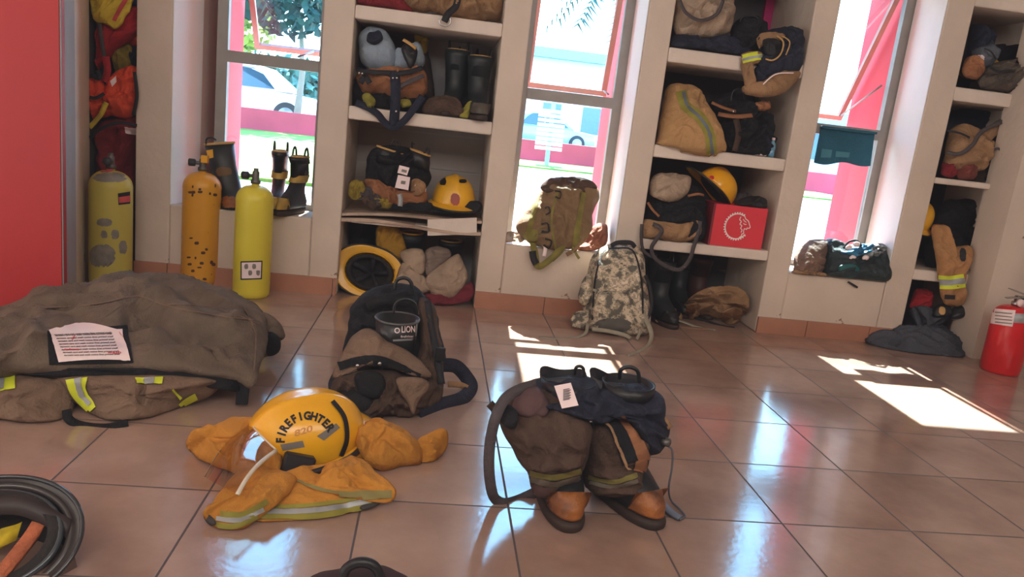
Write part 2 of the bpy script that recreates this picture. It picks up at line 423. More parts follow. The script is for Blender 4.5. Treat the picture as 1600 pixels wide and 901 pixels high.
# alcove back walls
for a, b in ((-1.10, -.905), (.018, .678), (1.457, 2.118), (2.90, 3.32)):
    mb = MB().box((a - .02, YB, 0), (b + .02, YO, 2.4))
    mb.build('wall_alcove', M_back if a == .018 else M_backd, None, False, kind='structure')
mb = MB()
for k in range(5): mb.box((.02, YB - .006, .43 + k*.092), (.676, YB - .001, .43 + k*.092 + .084))
mb.build('trim_9', mat('grey_boarding', (172, 164, 158), 1.15, .8, var=.2, vscale=4), None, False, kind='structure')
# shelves: one masonry unit per alcove
def shelves(a, b, zz, label):
    t = thing('shelving_unit', label, 'shelving', ((a+b)/2, YF, 0))
    for z, th in zz:
        o = MB().box((a, YF + .004, z - th), (b, YB, z)).build('shelf', M_shelf, t, False)
        m_ = o.modifiers.new('soft', 'BEVEL'); m_.width = .008; m_.segments = 2
    return t
u1 = shelves(.018, .678, [(1.325, .06), (.887, .06), (1.78, .06)], 'white built-in shelves between first and second windows, with a warped board')
mb = MB()
g = []   # warped laminated board over the lowest ledge
for k in range(2):
    lp = []
    for i in range(21):
        x = .02 + .656 * i / 20; s = i / 20
        z = (.395 + .036 * s + .008 * math.sin(s * 5)) if k == 1 else (.372 + .0 * s + .01 * math.sin(s * 6))
        z1 = z - (.012 if k == 1 else .014)
        lp.append([Vector((x, YF - .012 + .01*math.sin(s*9) + k*.01, z)), Vector((x, YB, z + .01 if k else z)), Vector((x, YB, z1)), Vector((x, YF - .012 + k*.01, z1))])
    mb.loft(lp)
mb.build('warped_board', M_board, u1, False)
MB().box((.018, YF + .006, .355), (.60, YB, .372)).build('shelf', M_shelf, u1, False)
MB().hexa([W(668, 343, 1.955), W(745, 340, 1.955), W(745, 366, 1.955), W(668, 368, 1.955)], [W(668, 343, 1.955)+Vector((0,.012,0)), W(745, 340, 1.955)+Vector((0,.012,0)), W(745, 366, 1.955)+Vector((0,.012,0)), W(668, 368, 1.955)+Vector((0,.012,0))]).build('edge_strip', M_shelf, u1, False)
shelves(1.457, 2.118, [(1.318, .066), (.872, .06), (.418, .052), (1.77, .06)], 'white built-in shelves between second and third windows, holding the red box')
shelves(2.90, 3.32, [(1.307, .065), (.868, .03), (.40, .055), (1.74, .06)], 'white built-in shelves beside the fire extinguisher, at the far right')
# skirting tiles
for n, (a, b) in enumerate(((-.755, .018), (.678, 1.457), (2.118, 2.90), (-.905, -.755))):
    mb = MB(); x = a
    while x < b - .01:
        x2 = min(b, (math.floor(x / .34 + .02) + 1) * .34); mb.box((x + .002, YF - .014, 0), (x2 - .002, YF, .082)); x = x2
    mb.build('baseboard_%s' % ('left', 'center', 'right', 'corner')[n], M_base, None, False, kind='structure')
# left: painted red wall end with white return
xa_ = W(95, 300, 1.22).x
MB().box((-4.5, 1.22, 0), (xa_, 1.26, ZT)).build('wall_left', M_redwall, None, False, kind='structure')
MB().hexa([(xa_ - .02, 1.262, 0), (xa_ + .001, 1.222, 0), (-1.10, 1.96, 0), (-1.16, 1.98, 0)], [(xa_ - .02, 1.262, ZT), (xa_ + .001, 1.222, ZT), (-1.10, 1.96, ZT), (-1.16, 1.98, ZT)]).build('wall_return', M_wall_low, None, False, kind='structure')
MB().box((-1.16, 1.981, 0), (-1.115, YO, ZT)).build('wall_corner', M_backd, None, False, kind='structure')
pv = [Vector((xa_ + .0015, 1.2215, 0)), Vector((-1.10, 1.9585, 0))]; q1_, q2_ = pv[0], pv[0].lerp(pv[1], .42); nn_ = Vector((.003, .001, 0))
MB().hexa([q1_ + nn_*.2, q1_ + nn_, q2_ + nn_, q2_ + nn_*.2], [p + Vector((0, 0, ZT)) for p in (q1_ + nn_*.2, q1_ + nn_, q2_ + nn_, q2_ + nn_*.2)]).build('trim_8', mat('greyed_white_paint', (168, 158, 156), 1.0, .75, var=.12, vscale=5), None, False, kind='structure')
xb_ = W(113, 300, 1.5).x; d_ = Vector((-1.098 - xa_, YO - 1.222, 0)).normalized()
# right: grooved white door panels on a post
mb = MB()
mb.box((3.20, 1.80, 0), (3.345, 2.0, ZT)); mb.box((3.32, 1.96, 0), (3.40, YO, ZT))
for k in range(6): mb.box((3.352 + k * .085, 1.815, .02), (3.43 + k * .085, 1.85, ZT))
mb.build('wall_right', M_wall_low, None, False, kind='structure')
st('door_1', [((3.346, 1.825, 0.0), (3.9, 1.83, ZT))], M_wall)
# ceiling and the rest of the hall
st('ceiling', [((-4.5, -5, ZT), (6, 2.7, ZT + .1))], M_wall)
st('wall_far_left', [((-4.6, -5, 0), (-4.5, 1.7, ZT))], M_wall)
st('wall_far_right', [((6, -5, 0), (6.1, 2.2, ZT))], M_wall)
st('wall_back', [((-4.5, -5.1, 0), (6, -5, ZT))], M_wall)
st('wall_side', [((3.86, 1.85, 0), (6, 2.0, ZT))], M_wall)

# ================================================================ outside
M_grass = mat('lawn_grass', (120, 150, 45), .8, .9, var=.4, vscale=3, bump=.5, bscale=60, col2=(80, 125, 40))
M_pave = mat('outside_concrete', (165, 170, 175), .8, .9, var=.15, vscale=2)
M_road = mat('road_asphalt', (140, 145, 150), .7, .9, var=.15, vscale=1)
M_low = mat('low_wall_red_paint', (200, 70, 90), .8, .8, var=.2, vscale=3)
G = .2
link('ground', [(-60, 2.61, .0), (90, 2.61, .0), (90, 3.4, G), (-60, 3.4, G), (90, 120, G), (-60, 120, G)], [(0, 1, 2, 3), (3, 2, 4, 5)], M_pave, smooth=False, kind='structure')
def slab(name, x0, x1, y0, y1, z0, z1, m, **k):
    return MB().box((x0, y0, z0), (x1, y1, z1)).build(name, m, None, False, **k)
slab('lawn', -16, .6, 4.9, 15.0, G, G+.03, M_grass, kind='structure')
slab('lawn', .6, 9, 12.2, 15.0, G, G+.03, M_grass, kind='structure')
slab('road', -60, 90, 16.2, 34, G, G+.012, M_road, kind='structure')
slab('verge', -20, 30, 34, 36, G, G+.05, M_grass, kind='structure')
slab('street_wall', -16, 20, 15.1, 15.4, G, .66, M_low, label='low red painted garden wall between lawn and street', cat='wall')
M_leaf = mat('tree_foliage', (70, 120, 70), .8, .8, var=.5, vscale=2, col2=(150, 170, 60))
M_leafb = mat('dark_tree_foliage', (30, 90, 90), .8, .8, var=.5, vscale=2)
M_trunk = mat('tree_bark', (150, 150, 140), .7, .9)
def leafcloud(name, c, R, n, m, parent, size=.16):
    mb = MB(); rnd = random.Random(int(c[0]*10) + n)
    for _ in range(n):
        d = Vector((rnd.gauss(0, 1), rnd.gauss(0, 1), rnd.gauss(0, 1))).normalized() * (rnd.random() ** .4)
        p = Vector(c) + Vector((d.x*R[0], d.y*R[1], d.z*R[2])); a = Vector((rnd.uniform(-1,1), rnd.uniform(-1,1), rnd.uniform(-1,1))).normalized(); b = a.orthogonal().normalized(); s = size * rnd.uniform(.6, 1.4)
        mb.add([p - a*s, p + b*s*.5, p + a*s, p - b*s*.5], [(0,1,2,3)])
    return mb.build(name, m, parent, False)
def tree(x, y, h, R, n, m, label):
    t = thing('tree', label, 'tree', (x, y, G), None)
    MB().tube([(x, y, G), (x+.1, y, h*.4), (x, y, h*.75)], [.09, .07, .04], 8).build('trunk', M_trunk, t)
    leafcloud('foliage', (x, y, h), R, n, m, t)
    return t
tree(*[-3.0, 17.2], 3.9, (2.6, 1.6, 1.55), 2600, M_leafb, 'dark green leafy tree standing over the white sedan outside')
tree(*[-5.6, 20.5], 3.4, (1.5, 1.5, 1.7), 1500, M_leaf, 'yellow-green tree beyond the street, left of the white sedan')
tree(*[19.2, 24.6], 2.6, (2.6, 1.3, .9), 1500, M_leaf, 'low green tree beyond the street, seen above the teal towel')
def palm(x, y, h, label):
    t = thing('palm_tree', label, 'tree', (x, y, G))
    MB().tube([(x, y, G), (x+.15, y, h*.5), (x, y, h)], [.16, .12, .1], 8).build('trunk', M_trunk, t)
    mb = MB(); rnd = random.Random(3)
    for k in range(16):
        a = 2*PI*k/16 + rnd.uniform(-.1, .1); L = 1.7; up = rnd.uniform(.1, .8)
        pts = [Vector((x, y, h)) + Vector((math.cos(a)*L*s, math.sin(a)*L*s, up*s - 1.5*s*s)) for s in (0, .25, .5, .75, 1)]
        for i in range(4):
            for j in range(5):
                p = pts[i].lerp(pts[i+1], j/5); tg = (pts[i+1]-pts[i]).normalized(); sd = tg.cross(Vector((0,0,1))).normalized()
                for s in (-1, 1): mb.add([p, p + tg*.06, p + tg*.15 + sd*s*.3 + Vector((0,0,-.14))], [(0,1,2)])
    mb.build('frond', M_leafb, t, False); t.children[-1]['kind'] = 'stuff'; return t
palm(3.9, 13.6, 4.15, 'palm tree hanging its fronds over the street, outside the second window')
hd = thing('hedge', 'tall blue-green hedge behind the white sedan', 'hedge', (-6, 24, G))
MB().box((-14, 24.2, G), (-1, 25.4, 2.0)).build('hedge_core', M_leafb, hd, False)
leafcloud('foliage', (-7, 24, 1.3), (7, .9, 1.1), 3500, mat('blue_green_leaves', (90, 150, 140), .8, .8, var=.4, vscale=2), hd, .2)['kind'] = 'stuff'
palm(-4.45, 14.2, 3.9, 'palm tree on the lawn outside the first window')
# unseen palm, placed so its crown keeps sun off the first window
t_ = thing('palm_tree', 'unseen tall palm outside the first window, placed so its crown shades it', 'tree', (-3.4, 7, G))
MB().tube([(-3.4, 7, G), (-2.6, 7, 3.5), (-1.1, 7, 6.2)], [.2, .16, .13], 10).build('trunk', M_trunk, t_)
leafcloud('frond', (-.72, 7, 6.95), (.98, 1.2, .95), 2400, M_leafb, t_, .26)['kind'] = 'stuff'
# pale buildings
M_bld = mat('pale_render', (220, 225, 228), .8, .9, var=.06)
M_blue = mat('pale_blue_band', (150, 190, 210), .8, .8, var=.06)
M_bwin = mat('dark_building_opening', (100, 130, 150), .8, .5)
for (x0, x1, y, z1, lab) in ((3.0, 11.5, 40, 5.2, 'pale building with a blue roof band across the street'), (15.5, 24.4, 30, 3.0, 'long white building across the street at the right')):
    t = thing('building', lab, 'building', ((x0+x1)/2, y, G))
    MB().box((x0, y, G), (x1, y+5, z1)).build('wall', M_bld, t, False)
    MB().box((x0-.3, y-.5, z1-.5), (x1+.3, y+5, z1)).build('roof_band', M_blue, t, False)
    n = int((x1-x0)//2.2)
    for k in range(n): MB().box((x0+.6+k*2.2, y-.02, 1.0), (x0+1.6+k*2.2, y+.02, 2.4)).build('window', M_bwin, t, False)
# cars: body from side profile
M_tyre = mat('tyre_rubber', (40, 42, 45), 1, .8); M_hub = mat('wheel_hub_silver', (170, 175, 180), .8, .4, .4)
M_cglass = mat('car_window_glass', (40, 75, 95), 1, .12, spec=.8)
def car(x, y, flip, colr, label, L=4.5, H=1.42):
    m = mat('car_paint_' + label.split()[0], colr, .9, .25, coat=.6, var=.02)
    t = thing('car', label, 'car', (x, y, G))
    s = -1 if flip else 1
    def X(u): return x + s * (u - .5) * L
    prof = [(0,.22),(0,.62),(.03,.74),(.16,.80),(.27,.84),(.30,.86),(.75,.84),(.88,.78),(.97,.66),(1,.45),(.99,.2),(.9,.18),(.1,.18)]
    W2 = .86
    cross = [(-1, 0, .93), (-.9, 0, 1), (0, 0, 1), (.9, 0, 1), (1, 0, .93)]
    lp = [[Vector((X(.5 + (u-.5)*(1 if abs(c[0]) < 1 else .985)), y + c[0]*W2, G + z*H/1.42*c[2] + (1-c[2])*.04)) for u, z in prof] for c in cross]
    MB().loft(lp).build('body', m, t)
    cab = [(.22,.82),(.36,1.30),(.44,1.40),(.60,1.42),(.68,1.36),(.82,.84)]
    lp = [[Vector((X(u), y + c*W2*(1 if z < 1 else .78), G + z*H/1.42)) for u, z in cab] for c in (-.94, -.9, 0, .9, .94)]
    MB().loft(lp).build('cabin', m, t)
    for sd in (-1, 1):
        for g_ in ([(.275,.88),(.375,1.25),(.50,1.34),(.50,.88)], [(.515,.88),(.515,1.34),(.62,1.33),(.66,1.27),(.74,.88)]):
            vv = [Vector((X(u), y + sd*(W2*.95*(1 if z < 1 else .79) + .02), G + z*H/1.42)) for u, z in g_]
            link('side_window', vv, [tuple(range(len(vv)))], M_cglass, t, False)
        for u in (.18, .80):
            mb = MB().lathe([(0, -.1), (.31, -.1), (.33, -.06), (.33, .06), (.31, .1), (0, .1)], (X(u), y + sd*.80, G + .33), 28, Matrix.Rotation(PI/2, 3, 'X'))
            wv = mb.build('wheel', M_tyre, t)
            MB().lathe([(0, -.11), (.19, -.11), (.2, -.1), (.2, .11), (0, .11)], (X(u), y + sd*.82, G + .33), 20, Matrix.Rotation(PI/2, 3, 'X')).build('hub', M_hub, wv)
    return t
car(-4.95, 19.2, False, (235, 235, 235), 'white sedan parked beyond the low red wall, outside the first window', 5.0, 1.52)
car(4.6, 30, True, (150, 195, 225), 'pale blue hatchback parked across the street outside the second window', 4.2, 1.45)
car(17.6, 21.5, True, (225, 230, 232), 'silver van-like car on the street outside the third window', 5.5, 1.9)
# louvred white post sign by the lawn
t = thing('slatted_sign', 'pale slatted sign board on a post outside the second window', 'sign', (2.55, 13.5, G))
mb = MB()
for k in range(9): mb.box((2.32, 13.48, .52 + k*.09), (2.86, 13.52, .585 + k*.09))
mb.build('slat_panel', M_bld, t, False); MB().box((2.56, 13.52, G), (2.64, 13.58, 1.7)).build('post', M_blue, t, False)

# ================================================================ light
w = bpy.data.worlds.new('sky'); sc.world = w; w.use_nodes = True; nt = w.node_tree; N = nt.nodes; L = nt.links
bg = N['Background']; tc = N.new('ShaderNodeTexCoord'); sp = N.new('ShaderNodeSeparateXYZ'); L.new(tc.outputs['Generated'], sp.inputs[0])
r = N.new('ShaderNodeValToRGB'); L.new(sp.outputs['Z'], r.inputs['Fac'])
e = r.color_ramp.elements; e[0].position = 0; e[0].color = (.80, .93, 1, 1); e[1].position = .75; e[1].color = (.22, .48, .9, 1)
k = e.new(.16); k.color = (.62, .86, 1, 1); k = e.new(.35); k.color = (.33, .68, 1, 1)
L.new(r.outputs[0], bg.inputs[0]); bg.inputs[1].default_value = SKY
sun = bpy.data.lights.new('sun', 'SUN'); sun.energy = SUN; sun.angle = math.radians(.6); sun.color = (1, .96, .88)
so = bpy.data.objects.new('sun', sun); COL.objects.link(so)
dv = Vector((-.045, -1, -1.117)); so.rotation_euler = dv.to_track_quat('-Z', 'Y').to_euler(); so.location = (0, 8, 8)
def area(name, loc, aim, sx, sy, en, col=(1, 1, 1)):
    l = bpy.data.lights.new(name, 'AREA'); l.shape = 'RECTANGLE'; l.size = sx; l.size_y = sy; l.energy = en; l.color = col
    o = bpy.data.objects.new(name, l); COL.objects.link(o); o.location = loc; o.rotation_euler = (Vector(aim) - Vector(loc)).to_track_quat('-Z', 'Y').to_euler(); return o
area('fill_light', (-.4, -2.9, 2.75), (-.2, 1.5, .3), 3, 1.5, FILL, (1, .93, .86))  # two added fill lamps brighten the room from the front, no fixtures
area('fill_light', (2.6, -2.6, 2.75), (2.2, 1.8, .3), 3, 1.5, FILL*.8, (1, .93, .86))
cam = bpy.data.cameras.new('camera'); co = bpy.data.objects.new('camera', cam); COL.objects.link(co); sc.camera = co
cam.sensor_width = 36; cam.lens = FPX / 1600 * 36; cam.clip_start = .02; cam.clip_end = 300
Mx = Matrix((RGT, UPV, -FWD)).transposed().to_4x4(); Mx.translation = CAM; co.matrix_world = Mx
sc.view_settings.view_transform = 'Standard'; sc.view_settings.look = 'None'; sc.view_settings.exposure = EXPO; sc.view_settings.gamma = 1.0
sc.cycles.use_denoising = True
sc.cycles.max_bounces = 8; sc.cycles.transparent_max_bounces = 12
sc.cycles.sample_clamp_indirect = 6; sc.cycles.caustics_reflective = False; sc.cycles.caustics_refractive = False
vs_ = sc.view_settings; vs_.use_curve_mapping = True; cm = vs_.curve_mapping; cm.black_level = (-.007, -.0065, -.0072); cm.update()
# ================================================================ gear palette
K_ = 1.25
M_coat = mat('bunker_coat_cloth', (104, 90, 78), K_, .95, var=.28, vscale=9, bump=.35, bscale=140, spec=.2)
M_coat2 = mat('bunker_coat_inner_tan', (120, 98, 82), K_, .95, var=.25, vscale=9, bump=.35, bscale=140, spec=.2)
M_brown = mat('brown_pant_cloth', (84, 66, 56), 1.1, .95, var=.35, vscale=8, bump=.35, bscale=120, spec=.2)
M_tan = mat('tan_canvas', (160, 125, 92), 1.1, .95, var=.3, vscale=8, bump=.35, bscale=120, spec=.2)
M_beige = mat('beige_canvas', (172, 150, 130), 1.1, .95, var=.25, vscale=8, bump=.35, bscale=120, spec=.2)
M_orange = mat('orange_tan_leather', (158, 104, 68), 1.0, .8, var=.3, vscale=10, bump=.3, bscale=90)
M_black = mat('black_cloth', (26, 26, 30), 1.1, .85, var=.4, vscale=8, bump=.35, bscale=90, spec=.3)
M_navy = mat('navy_quilted_cloth', (34, 38, 54), 1.15, .8, var=.35, vscale=9, bump=.35, bscale=90, spec=.35)
M_blue = _M['pale_blue_band']
M_rub = mat('black_boot_rubber', (24, 25, 28), 1.1, .42, var=.3, vscale=10, bump=.1, bscale=60)
M_inn = mat('boot_dark_lining', (14, 14, 16), 1, .95)
M_toe = mat('amber_rubber_toe', (158, 94, 40), 1.0, .5, var=.45, vscale=16, bump=.25, bscale=60, col2=(78, 44, 26))
M_sole = mat('dark_brown_rubber_sole', (50, 34, 26), 1.1, .7, var=.4, vscale=20)
M_trim = mat('tan_boot_trim', (190, 150, 90), 1.1, .7, var=.2)
M_lime = mat('lime_reflective_tape', (205, 215, 48), 1.1, .6, var=.12, vscale=20)
M_olive = mat('faded_lime_tape', (148, 140, 52), 1.0, .8, var=.3, vscale=14)
M_silver = mat('silver_reflective_tape', (150, 152, 152), 1.1, .4, .2, var=.15, vscale=30)
M_hyel = mat('yellow_helmet_plastic', (238, 168, 18), 1.15, .3, var=.1, vscale=9, coat=.5, bump=.03, bscale=30)
M_hyel2 = mat('scuffed_yellow_helmet_plastic', (228, 170, 30), 1.1, .35, var=.2, vscale=7, coat=.3, wear=((120, 80, 40), 14, .70))
M_htrim = mat('black_rubber_edge', (20, 20, 22), 1.1, .5)
M_liner = mat('helmet_dark_liner', (38, 34, 32), 1.1, .9, var=.4, vscale=20, bump=.4, bscale=60)
M_jack = mat('mustard_jacket_cloth', (200, 136, 52), 1.0, .85, var=.22, vscale=7, bump=.3, bscale=110, spec=.3)
M_jackd = mat('dark_cuff_lining', (60, 58, 56), 1.1, .9, var=.3)
M_web = mat('black_webbing', (28, 28, 34), 1.1, .7, var=.2, vscale=40, bump=.3, bscale=200)
M_gweb = mat('grey_webbing', (78, 70, 72), 1.0, .75, var=.2, vscale=40, bump=.3, bscale=200)
M_label = mat('white_printed_label', (225, 205, 205), 1.2, .7, var=.05, vscale=20)
M_ink = mat('black_print', (25, 25, 28), 1, .7); M_inkr = mat('red_print', (200, 40, 60), 1.1, .7)
M_metal = mat('bright_metal', (190, 190, 190), 1, .25, .9, var=.1)
M_dmetal = mat('dull_metal', (110, 108, 105), 1, .45, .7, var=.2)

def loopz(cx, cy, z, rx, ry, n=28, p=2.0, M=None, egg=0.0):
    o = []
    for i in range(n):
        a = 2*PI*i/n; ca, sa = math.cos(a), math.sin(a)
        x = rx * math.copysign(abs(ca) ** (2/p), ca); y = ry * math.copysign(abs(sa) ** (2/p), sa)
        x *= 1 + egg * (y / max(ry, 1e-5))
        v = Vector((cx + x, cy + y, z)); o.append(M @ v if M else v)
    return o
def boot(label, M, H=.36, group=None, s=1.0, shaft=M_rub, toe=M_toe, trim=M_trim, loops=True, name='rubber_boot', bands=False, lean=0.0, crump=0.0, loopsize=.045, cap=-.118):
    """tall pull-on fire boot; local toe direction is -Y"""
    M = M @ Matrix.Scale(s, 4); loc = M.to_translation()
    t = thing(name, label, 'boot', loc, group)
    def wob(z): return crump * math.sin(z * 38)
    S = [(.028, -.062, .045, .145, 2.3), (.05, -.06, .048, .143, 2.3), (.075, -.05, .048, .128, 2.2), (.095, -.03, .047, .105, 2.1), (.115, -.005, .048, .082, 2), (.14, .012, .05, .068, 2), (.19, .012, .054, .066, 2), (.26, .01, .06, .07, 2), (H-.03, .008, .065, .078, 2), (H, .008, .066, .079, 2)]
    lp = [loopz(wob(z) * .5, cy + wob(z) + lean * max(0, z-.15), z, rx, ry, 32, p, M) for z, cy, rx, ry, p in S]
    z, cy, rx, ry, p = S[-1]; cy += lean * (z-.15)
    inn = [loopz(0, cy, H - .002, rx - .006, ry - .006, 32, 2, M), loopz(0, cy - lean*.1, H - .1, rx - .012, ry - .012, 32, 2, M)]
    MB().loft(lp + inn).build('shaft', shaft, t)
    MB().loft([loopz(0, -.064, z, rx, ry, 32, 2.4, M) for z, rx, ry in ((0, .046, .146), (.004, .050, .1505), (.015, .051, .1515), (.022, .048, .149))]).build('sole', M_sole, t)
    # toe cap: forward part of the foot, proud of the upper
    Sd = []
    for k in range(6):
        z0, c0, a0, b0, p0_ = S[k]; z1, c1_, a1, b1_, p1_ = S[k+1]
        for q in range(4):
            f = q / 4; Sd.append((z0+(z1-z0)*f, c0+(c1_-c0)*f, a0+(a1-a0)*f, b0+(b1_-b0)*f))
    lp3 = []
    for z, cy, rx, ry in Sd:   # cut on a slant across the instep
        if cy - ry - .0025 > cap - .55 * z - .004: continue
        lp3.append([M @ Vector((l.x, min(l.y + cy, cap - .55 * z), z + .0015)) for l in loopz(0, 0, z, rx + .0025, ry + .0025, 64, 2.25)])
    MB().loft(lp3).build('toe_cap', toe, t)
    if trim:
        MB().tube([p for p in loopz(0, cy, H, rx, ry, 36, 2, M)], .006 * s, 8, closed=True).build('trim', trim, t)
    if loops:
        for sx in (-1, 1):
            pts = [M @ Vector((sx*(rx - .004), cy + loopsize*.55*math.cos(a), H - .03 + (.03 + loopsize)*math.sin(a))) for a in [PI*i/10 for i in range(11)]]
            MB().tube(pts, .005 * s, 8).build('pull_loop', M_rub, t)
    if bands:
        for zb in (H*.55,):
            MB().loft([loopz(wob(z)*.5, .011 + wob(z) + lean*max(0, z-.15), z, .062, .072, 32, 2, M) for z in (zb, zb+.035)], cap0=False, cap1=False).build('band', toe, t)
    return t
def helmet(label, M, m=M_hyel, trim=M_htrim, group=None, brim=(.02, .05, .012), rx=.15, ry=.115, rz=.145, ridge=.006, droop=.25, name='fire_helmet', chin=False, badge=None):
    """helmet, local front is -X, up +Z, rim plane z=0"""
    t = thing(name, label, 'helmet', M.to_translation(), group)
    n, K = 64, 18
    def P(th, ph, off=0.0):
        cx, sx = math.cos(th), math.sin(th); c, s = math.cos(ph) ** .82 if ph < PI/2 - 1e-4 else 0, math.sin(ph)
        rg = ridge * math.exp(-(sx * c / .12) ** 2) * (s ** .5 if s > 0 else 0)
        return M @ Vector(((rx + off) * c * cx, (ry + off) * c * sx, (rz + off) * s + rg))
    outer = [[P(2*PI*i/n, (PI/2) * k / K) for i in range(n)] for k in range(K)] + [[P(2*PI*i/n, PI/2 - .001) for i in range(n)]]
    inner = [[P(2*PI*i/n, (PI/2) * k / K, -.012) for i in range(n)] for k in range(K)] + [[P(2*PI*i/n, PI/2 - .001, -.012) for i in range(n)]]
    MB().loft(list(reversed(inner)) + outer).build('shell', m, t)
    def B(th, r, dz=0):
        c = math.cos(th); w = brim[0] * max(0, -c) ** 1.5 + brim[1] * max(0, c) ** 1.5 + brim[2]
        return M @ Vector(((rx + w*r) * math.cos(th), (ry + w*r) * math.sin(th), -w * r * droop * (1 + max(0, c)) + dz))
    lp = []
    for r, dz in ((-.3, .006), (.0, .006), (.35, .004), (.7, .002), (1, 0), (1, -.004), (.7, -.003), (.0, -.002), (-.3, -.0)):
        lp.append([B(2*PI*i/n, r, dz) for i in range(n)])
    mb = MB().loft(lp + [lp[0]], cap0=False, cap1=False); mb.build('brim', m, t)
    MB().tube([B(2*PI*i/n, 1.0, -.002) for i in range(n)], .0045, 8, closed=True).build('edge_trim', trim, t)
    def Q(th, ph, k): return M @ Vector(((rx-.02)*k*math.cos(ph)*math.cos(th), (ry-.02)*k*math.cos(ph)*math.sin(th), (rz-.03)*math.sin(ph)))
    lin_ = [[Q(2*PI*i/n, (PI/2)*k/9, 1) for i in range(n)] for k in range(9)] + [[Q(2*PI*i/n, PI/2-.001, 1) for i in range(n)]]
    band_ = [[Q(2*PI*i/n, 0, .82) + (M.to_3x3() @ Vector((0, 0, z))) for i in range(n)] for z in (.05, -.012)]
    MB().loft(band_ + [[Q(2*PI*i/n, 0, .98) + (M.to_3x3() @ Vector((0, 0, -.01))) for i in range(n)]] + lin_, cap0=False).build('liner', M_liner, t)
    if chin:
        MB().strap([M @ Vector(p) for p in ((-.02, -ry+.02, 0), (-.03, -ry*.7, -.06), (-.02, 0, -.1), (-.02, ry*.7, -.05), (-.02, ry-.02, 0))], .018, .003, side=M.to_3x3() @ Vector((1, 0, 0))).build('chin_strap', M_web, t)
    return t
def pose(loc, rz=0, rx=0, ry=0):
    return Matrix.Translation(Vector(loc)) @ Matrix.Rotation(math.radians(rz), 4, 'Z') @ Matrix.Rotation(math.radians(ry), 4, 'Y') @ Matrix.Rotation(math.radians(rx), 4, 'X')
def hs(pts, w, name, m, parent, t=.003, n=6, **k):
    """hanging or lying webbing through measured points"""
    return MB().strap(crv([PT(p) for p in pts], n), w, t, **k).build(name, m, parent)
def cord(pts, r, name, m, parent, n=6):
    return MB().tube(crv([PT(p) for p in pts], n), r, 8).build(name, m, parent)
# ================================================================ foreground floor
# --- folded bunker coat, left
t = thing('bunker_coat', 'grey-brown firefighter coat folded over on the floor, white care label up', 'coat', F(230, 600))
up = shell('coat_body', [(-60, 505, 1.0), (0, 490, 1.1), (60, 476, 1.18), (110, 460, 1.22), (150, 440, 1.27), (205, 430, 1.32), (280, 430, 1.3), (340, 447, 1.22), (385, 466, 1.12), (412, 490, 1.0), (418, 540, ('z', .12)), (404, 580, ('z', .10)), (398, 604, ('z', .07)), (372, 592, ('z', .09)), (300, 578, ('z', .12)), (200, 574, ('z', .12)), (100, 578, ('z', .12)), (20, 576, ('z', .12)), (-60, 575, ('z', .12))],
    .05, M_coat, t, (0, -.35, .95), back=1.6, center=(205, 505, ('z', .15)), amp=.011, ns=6, seed=3, zmin=.02, nb=140, rings=34,
    folds=[([(60, 478), (180, 470), (215, 456), (300, 490), (400, 520)], 0.0508, 16), ([(110, 490), (160, 520), (200, 530)], -0.0203, 12), ([(215, 520), (290, 500), (400, 530)], 0.0319, 12), ([(200, 500), (260, 510), (330, 530)], -0.0290, 10), ([(280, 440), (330, 470), (410, 500)], 0.0232, 9), ([(330, 540), (390, 520)], -0.0203, 9), ([(240, 550), (320, 545), (380, 570)], 0.0203, 10), ([(20, 500), (60, 520), (40, 560)], 0.0203, 10), ([(150, 450), (240, 445), (330, 480)], -0.0174, 9)])
# the cloth lies smooth under the sewn label
bm = bmesh.new(); bm.from_mesh(up.data); bm.verts.ensure_lookup_table(); o0_ = _org[up.name]; lo_, hi_ = F(75, 575, .13), F(205, 508, .2)
sel = [v for v in bm.verts if lo_.x - .04 < (v.co + o0_).x < hi_.x + .05 and (v.co + o0_).y < hi_.y + .08 and (v.co + o0_).z > .1]
for _ in range(30): bmesh.ops.smooth_vert(bm, verts=sel, factor=.5, use_axis_x=True, use_axis_y=True, use_axis_z=True)
bm.to_mesh(up.data); bm.free()
T = bvh(up)
band('seam', [(380, 480), (398, 520), (396, 580)], 2.2, T, M_coat2, t, .005)
band('seam', [(70, 482), (160, 474), (215, 463), (262, 478), (330, 492), (396, 500)], 1.6, T, M_coat2, t, .005)
band('seam', [(262, 476), (330, 480), (404, 506)], 1.4, T, M_coat2, t, .005)
shell('sleeve', [(405, 492, .98), (420, 490, 1.0), (437, 505, .98), (446, 522, .95), (441, 532, .93), (432, 528, .92), (430, 548, .9), (418, 556, .88), (404, 560, .86), (398, 530, .9)], .045, M_coat, t, (.1, -.8, .5), amp=.006, zmin=.01, nb=56, rings=12)
shell('cuff', [(407, 524, .88), (425, 518, .88), (438, 530, .88), (437, 548, .88), (424, 556, .88), (410, 552, .88)], .03, M_black, t, (.1, -.8, .5), amp=.002, zmin=.004, nb=40, rings=8)
lb = quad('label_backing', [(73, 518), (198, 508), (209, 567), (77, 570)], T, M_black, t, 20, 12, .004)
g = []
for i in range(13):
    q = i/12; row = []
    for j in range(29):
        sx = j/28; xt, yt = 76 + 114*sx, 519 - 11*math.sin(PI*min(1, sx*1.05+.02)) - 3*sx; xb2, yb2 = 92 + 113*sx, 567 - 3*sx - 3*math.sin(PI*sx)
        row.append((xt*(1-q) + xb2*q, yt*(1-q) + yb2*q))
    g.append(row)
wl = sheet('care_label', g, T, M_label, t, .010)
Tl = bvh(wl) if wl else T
pcs = []
def ln(txt, x0, y0, x1, y1, h): return (txt, lambda x, y, L=len(txt): (x0 + (x1-x0)*x/(.47*L) - 0*y, y0 + (y1-y0)*x/(.47*L) - h*y))
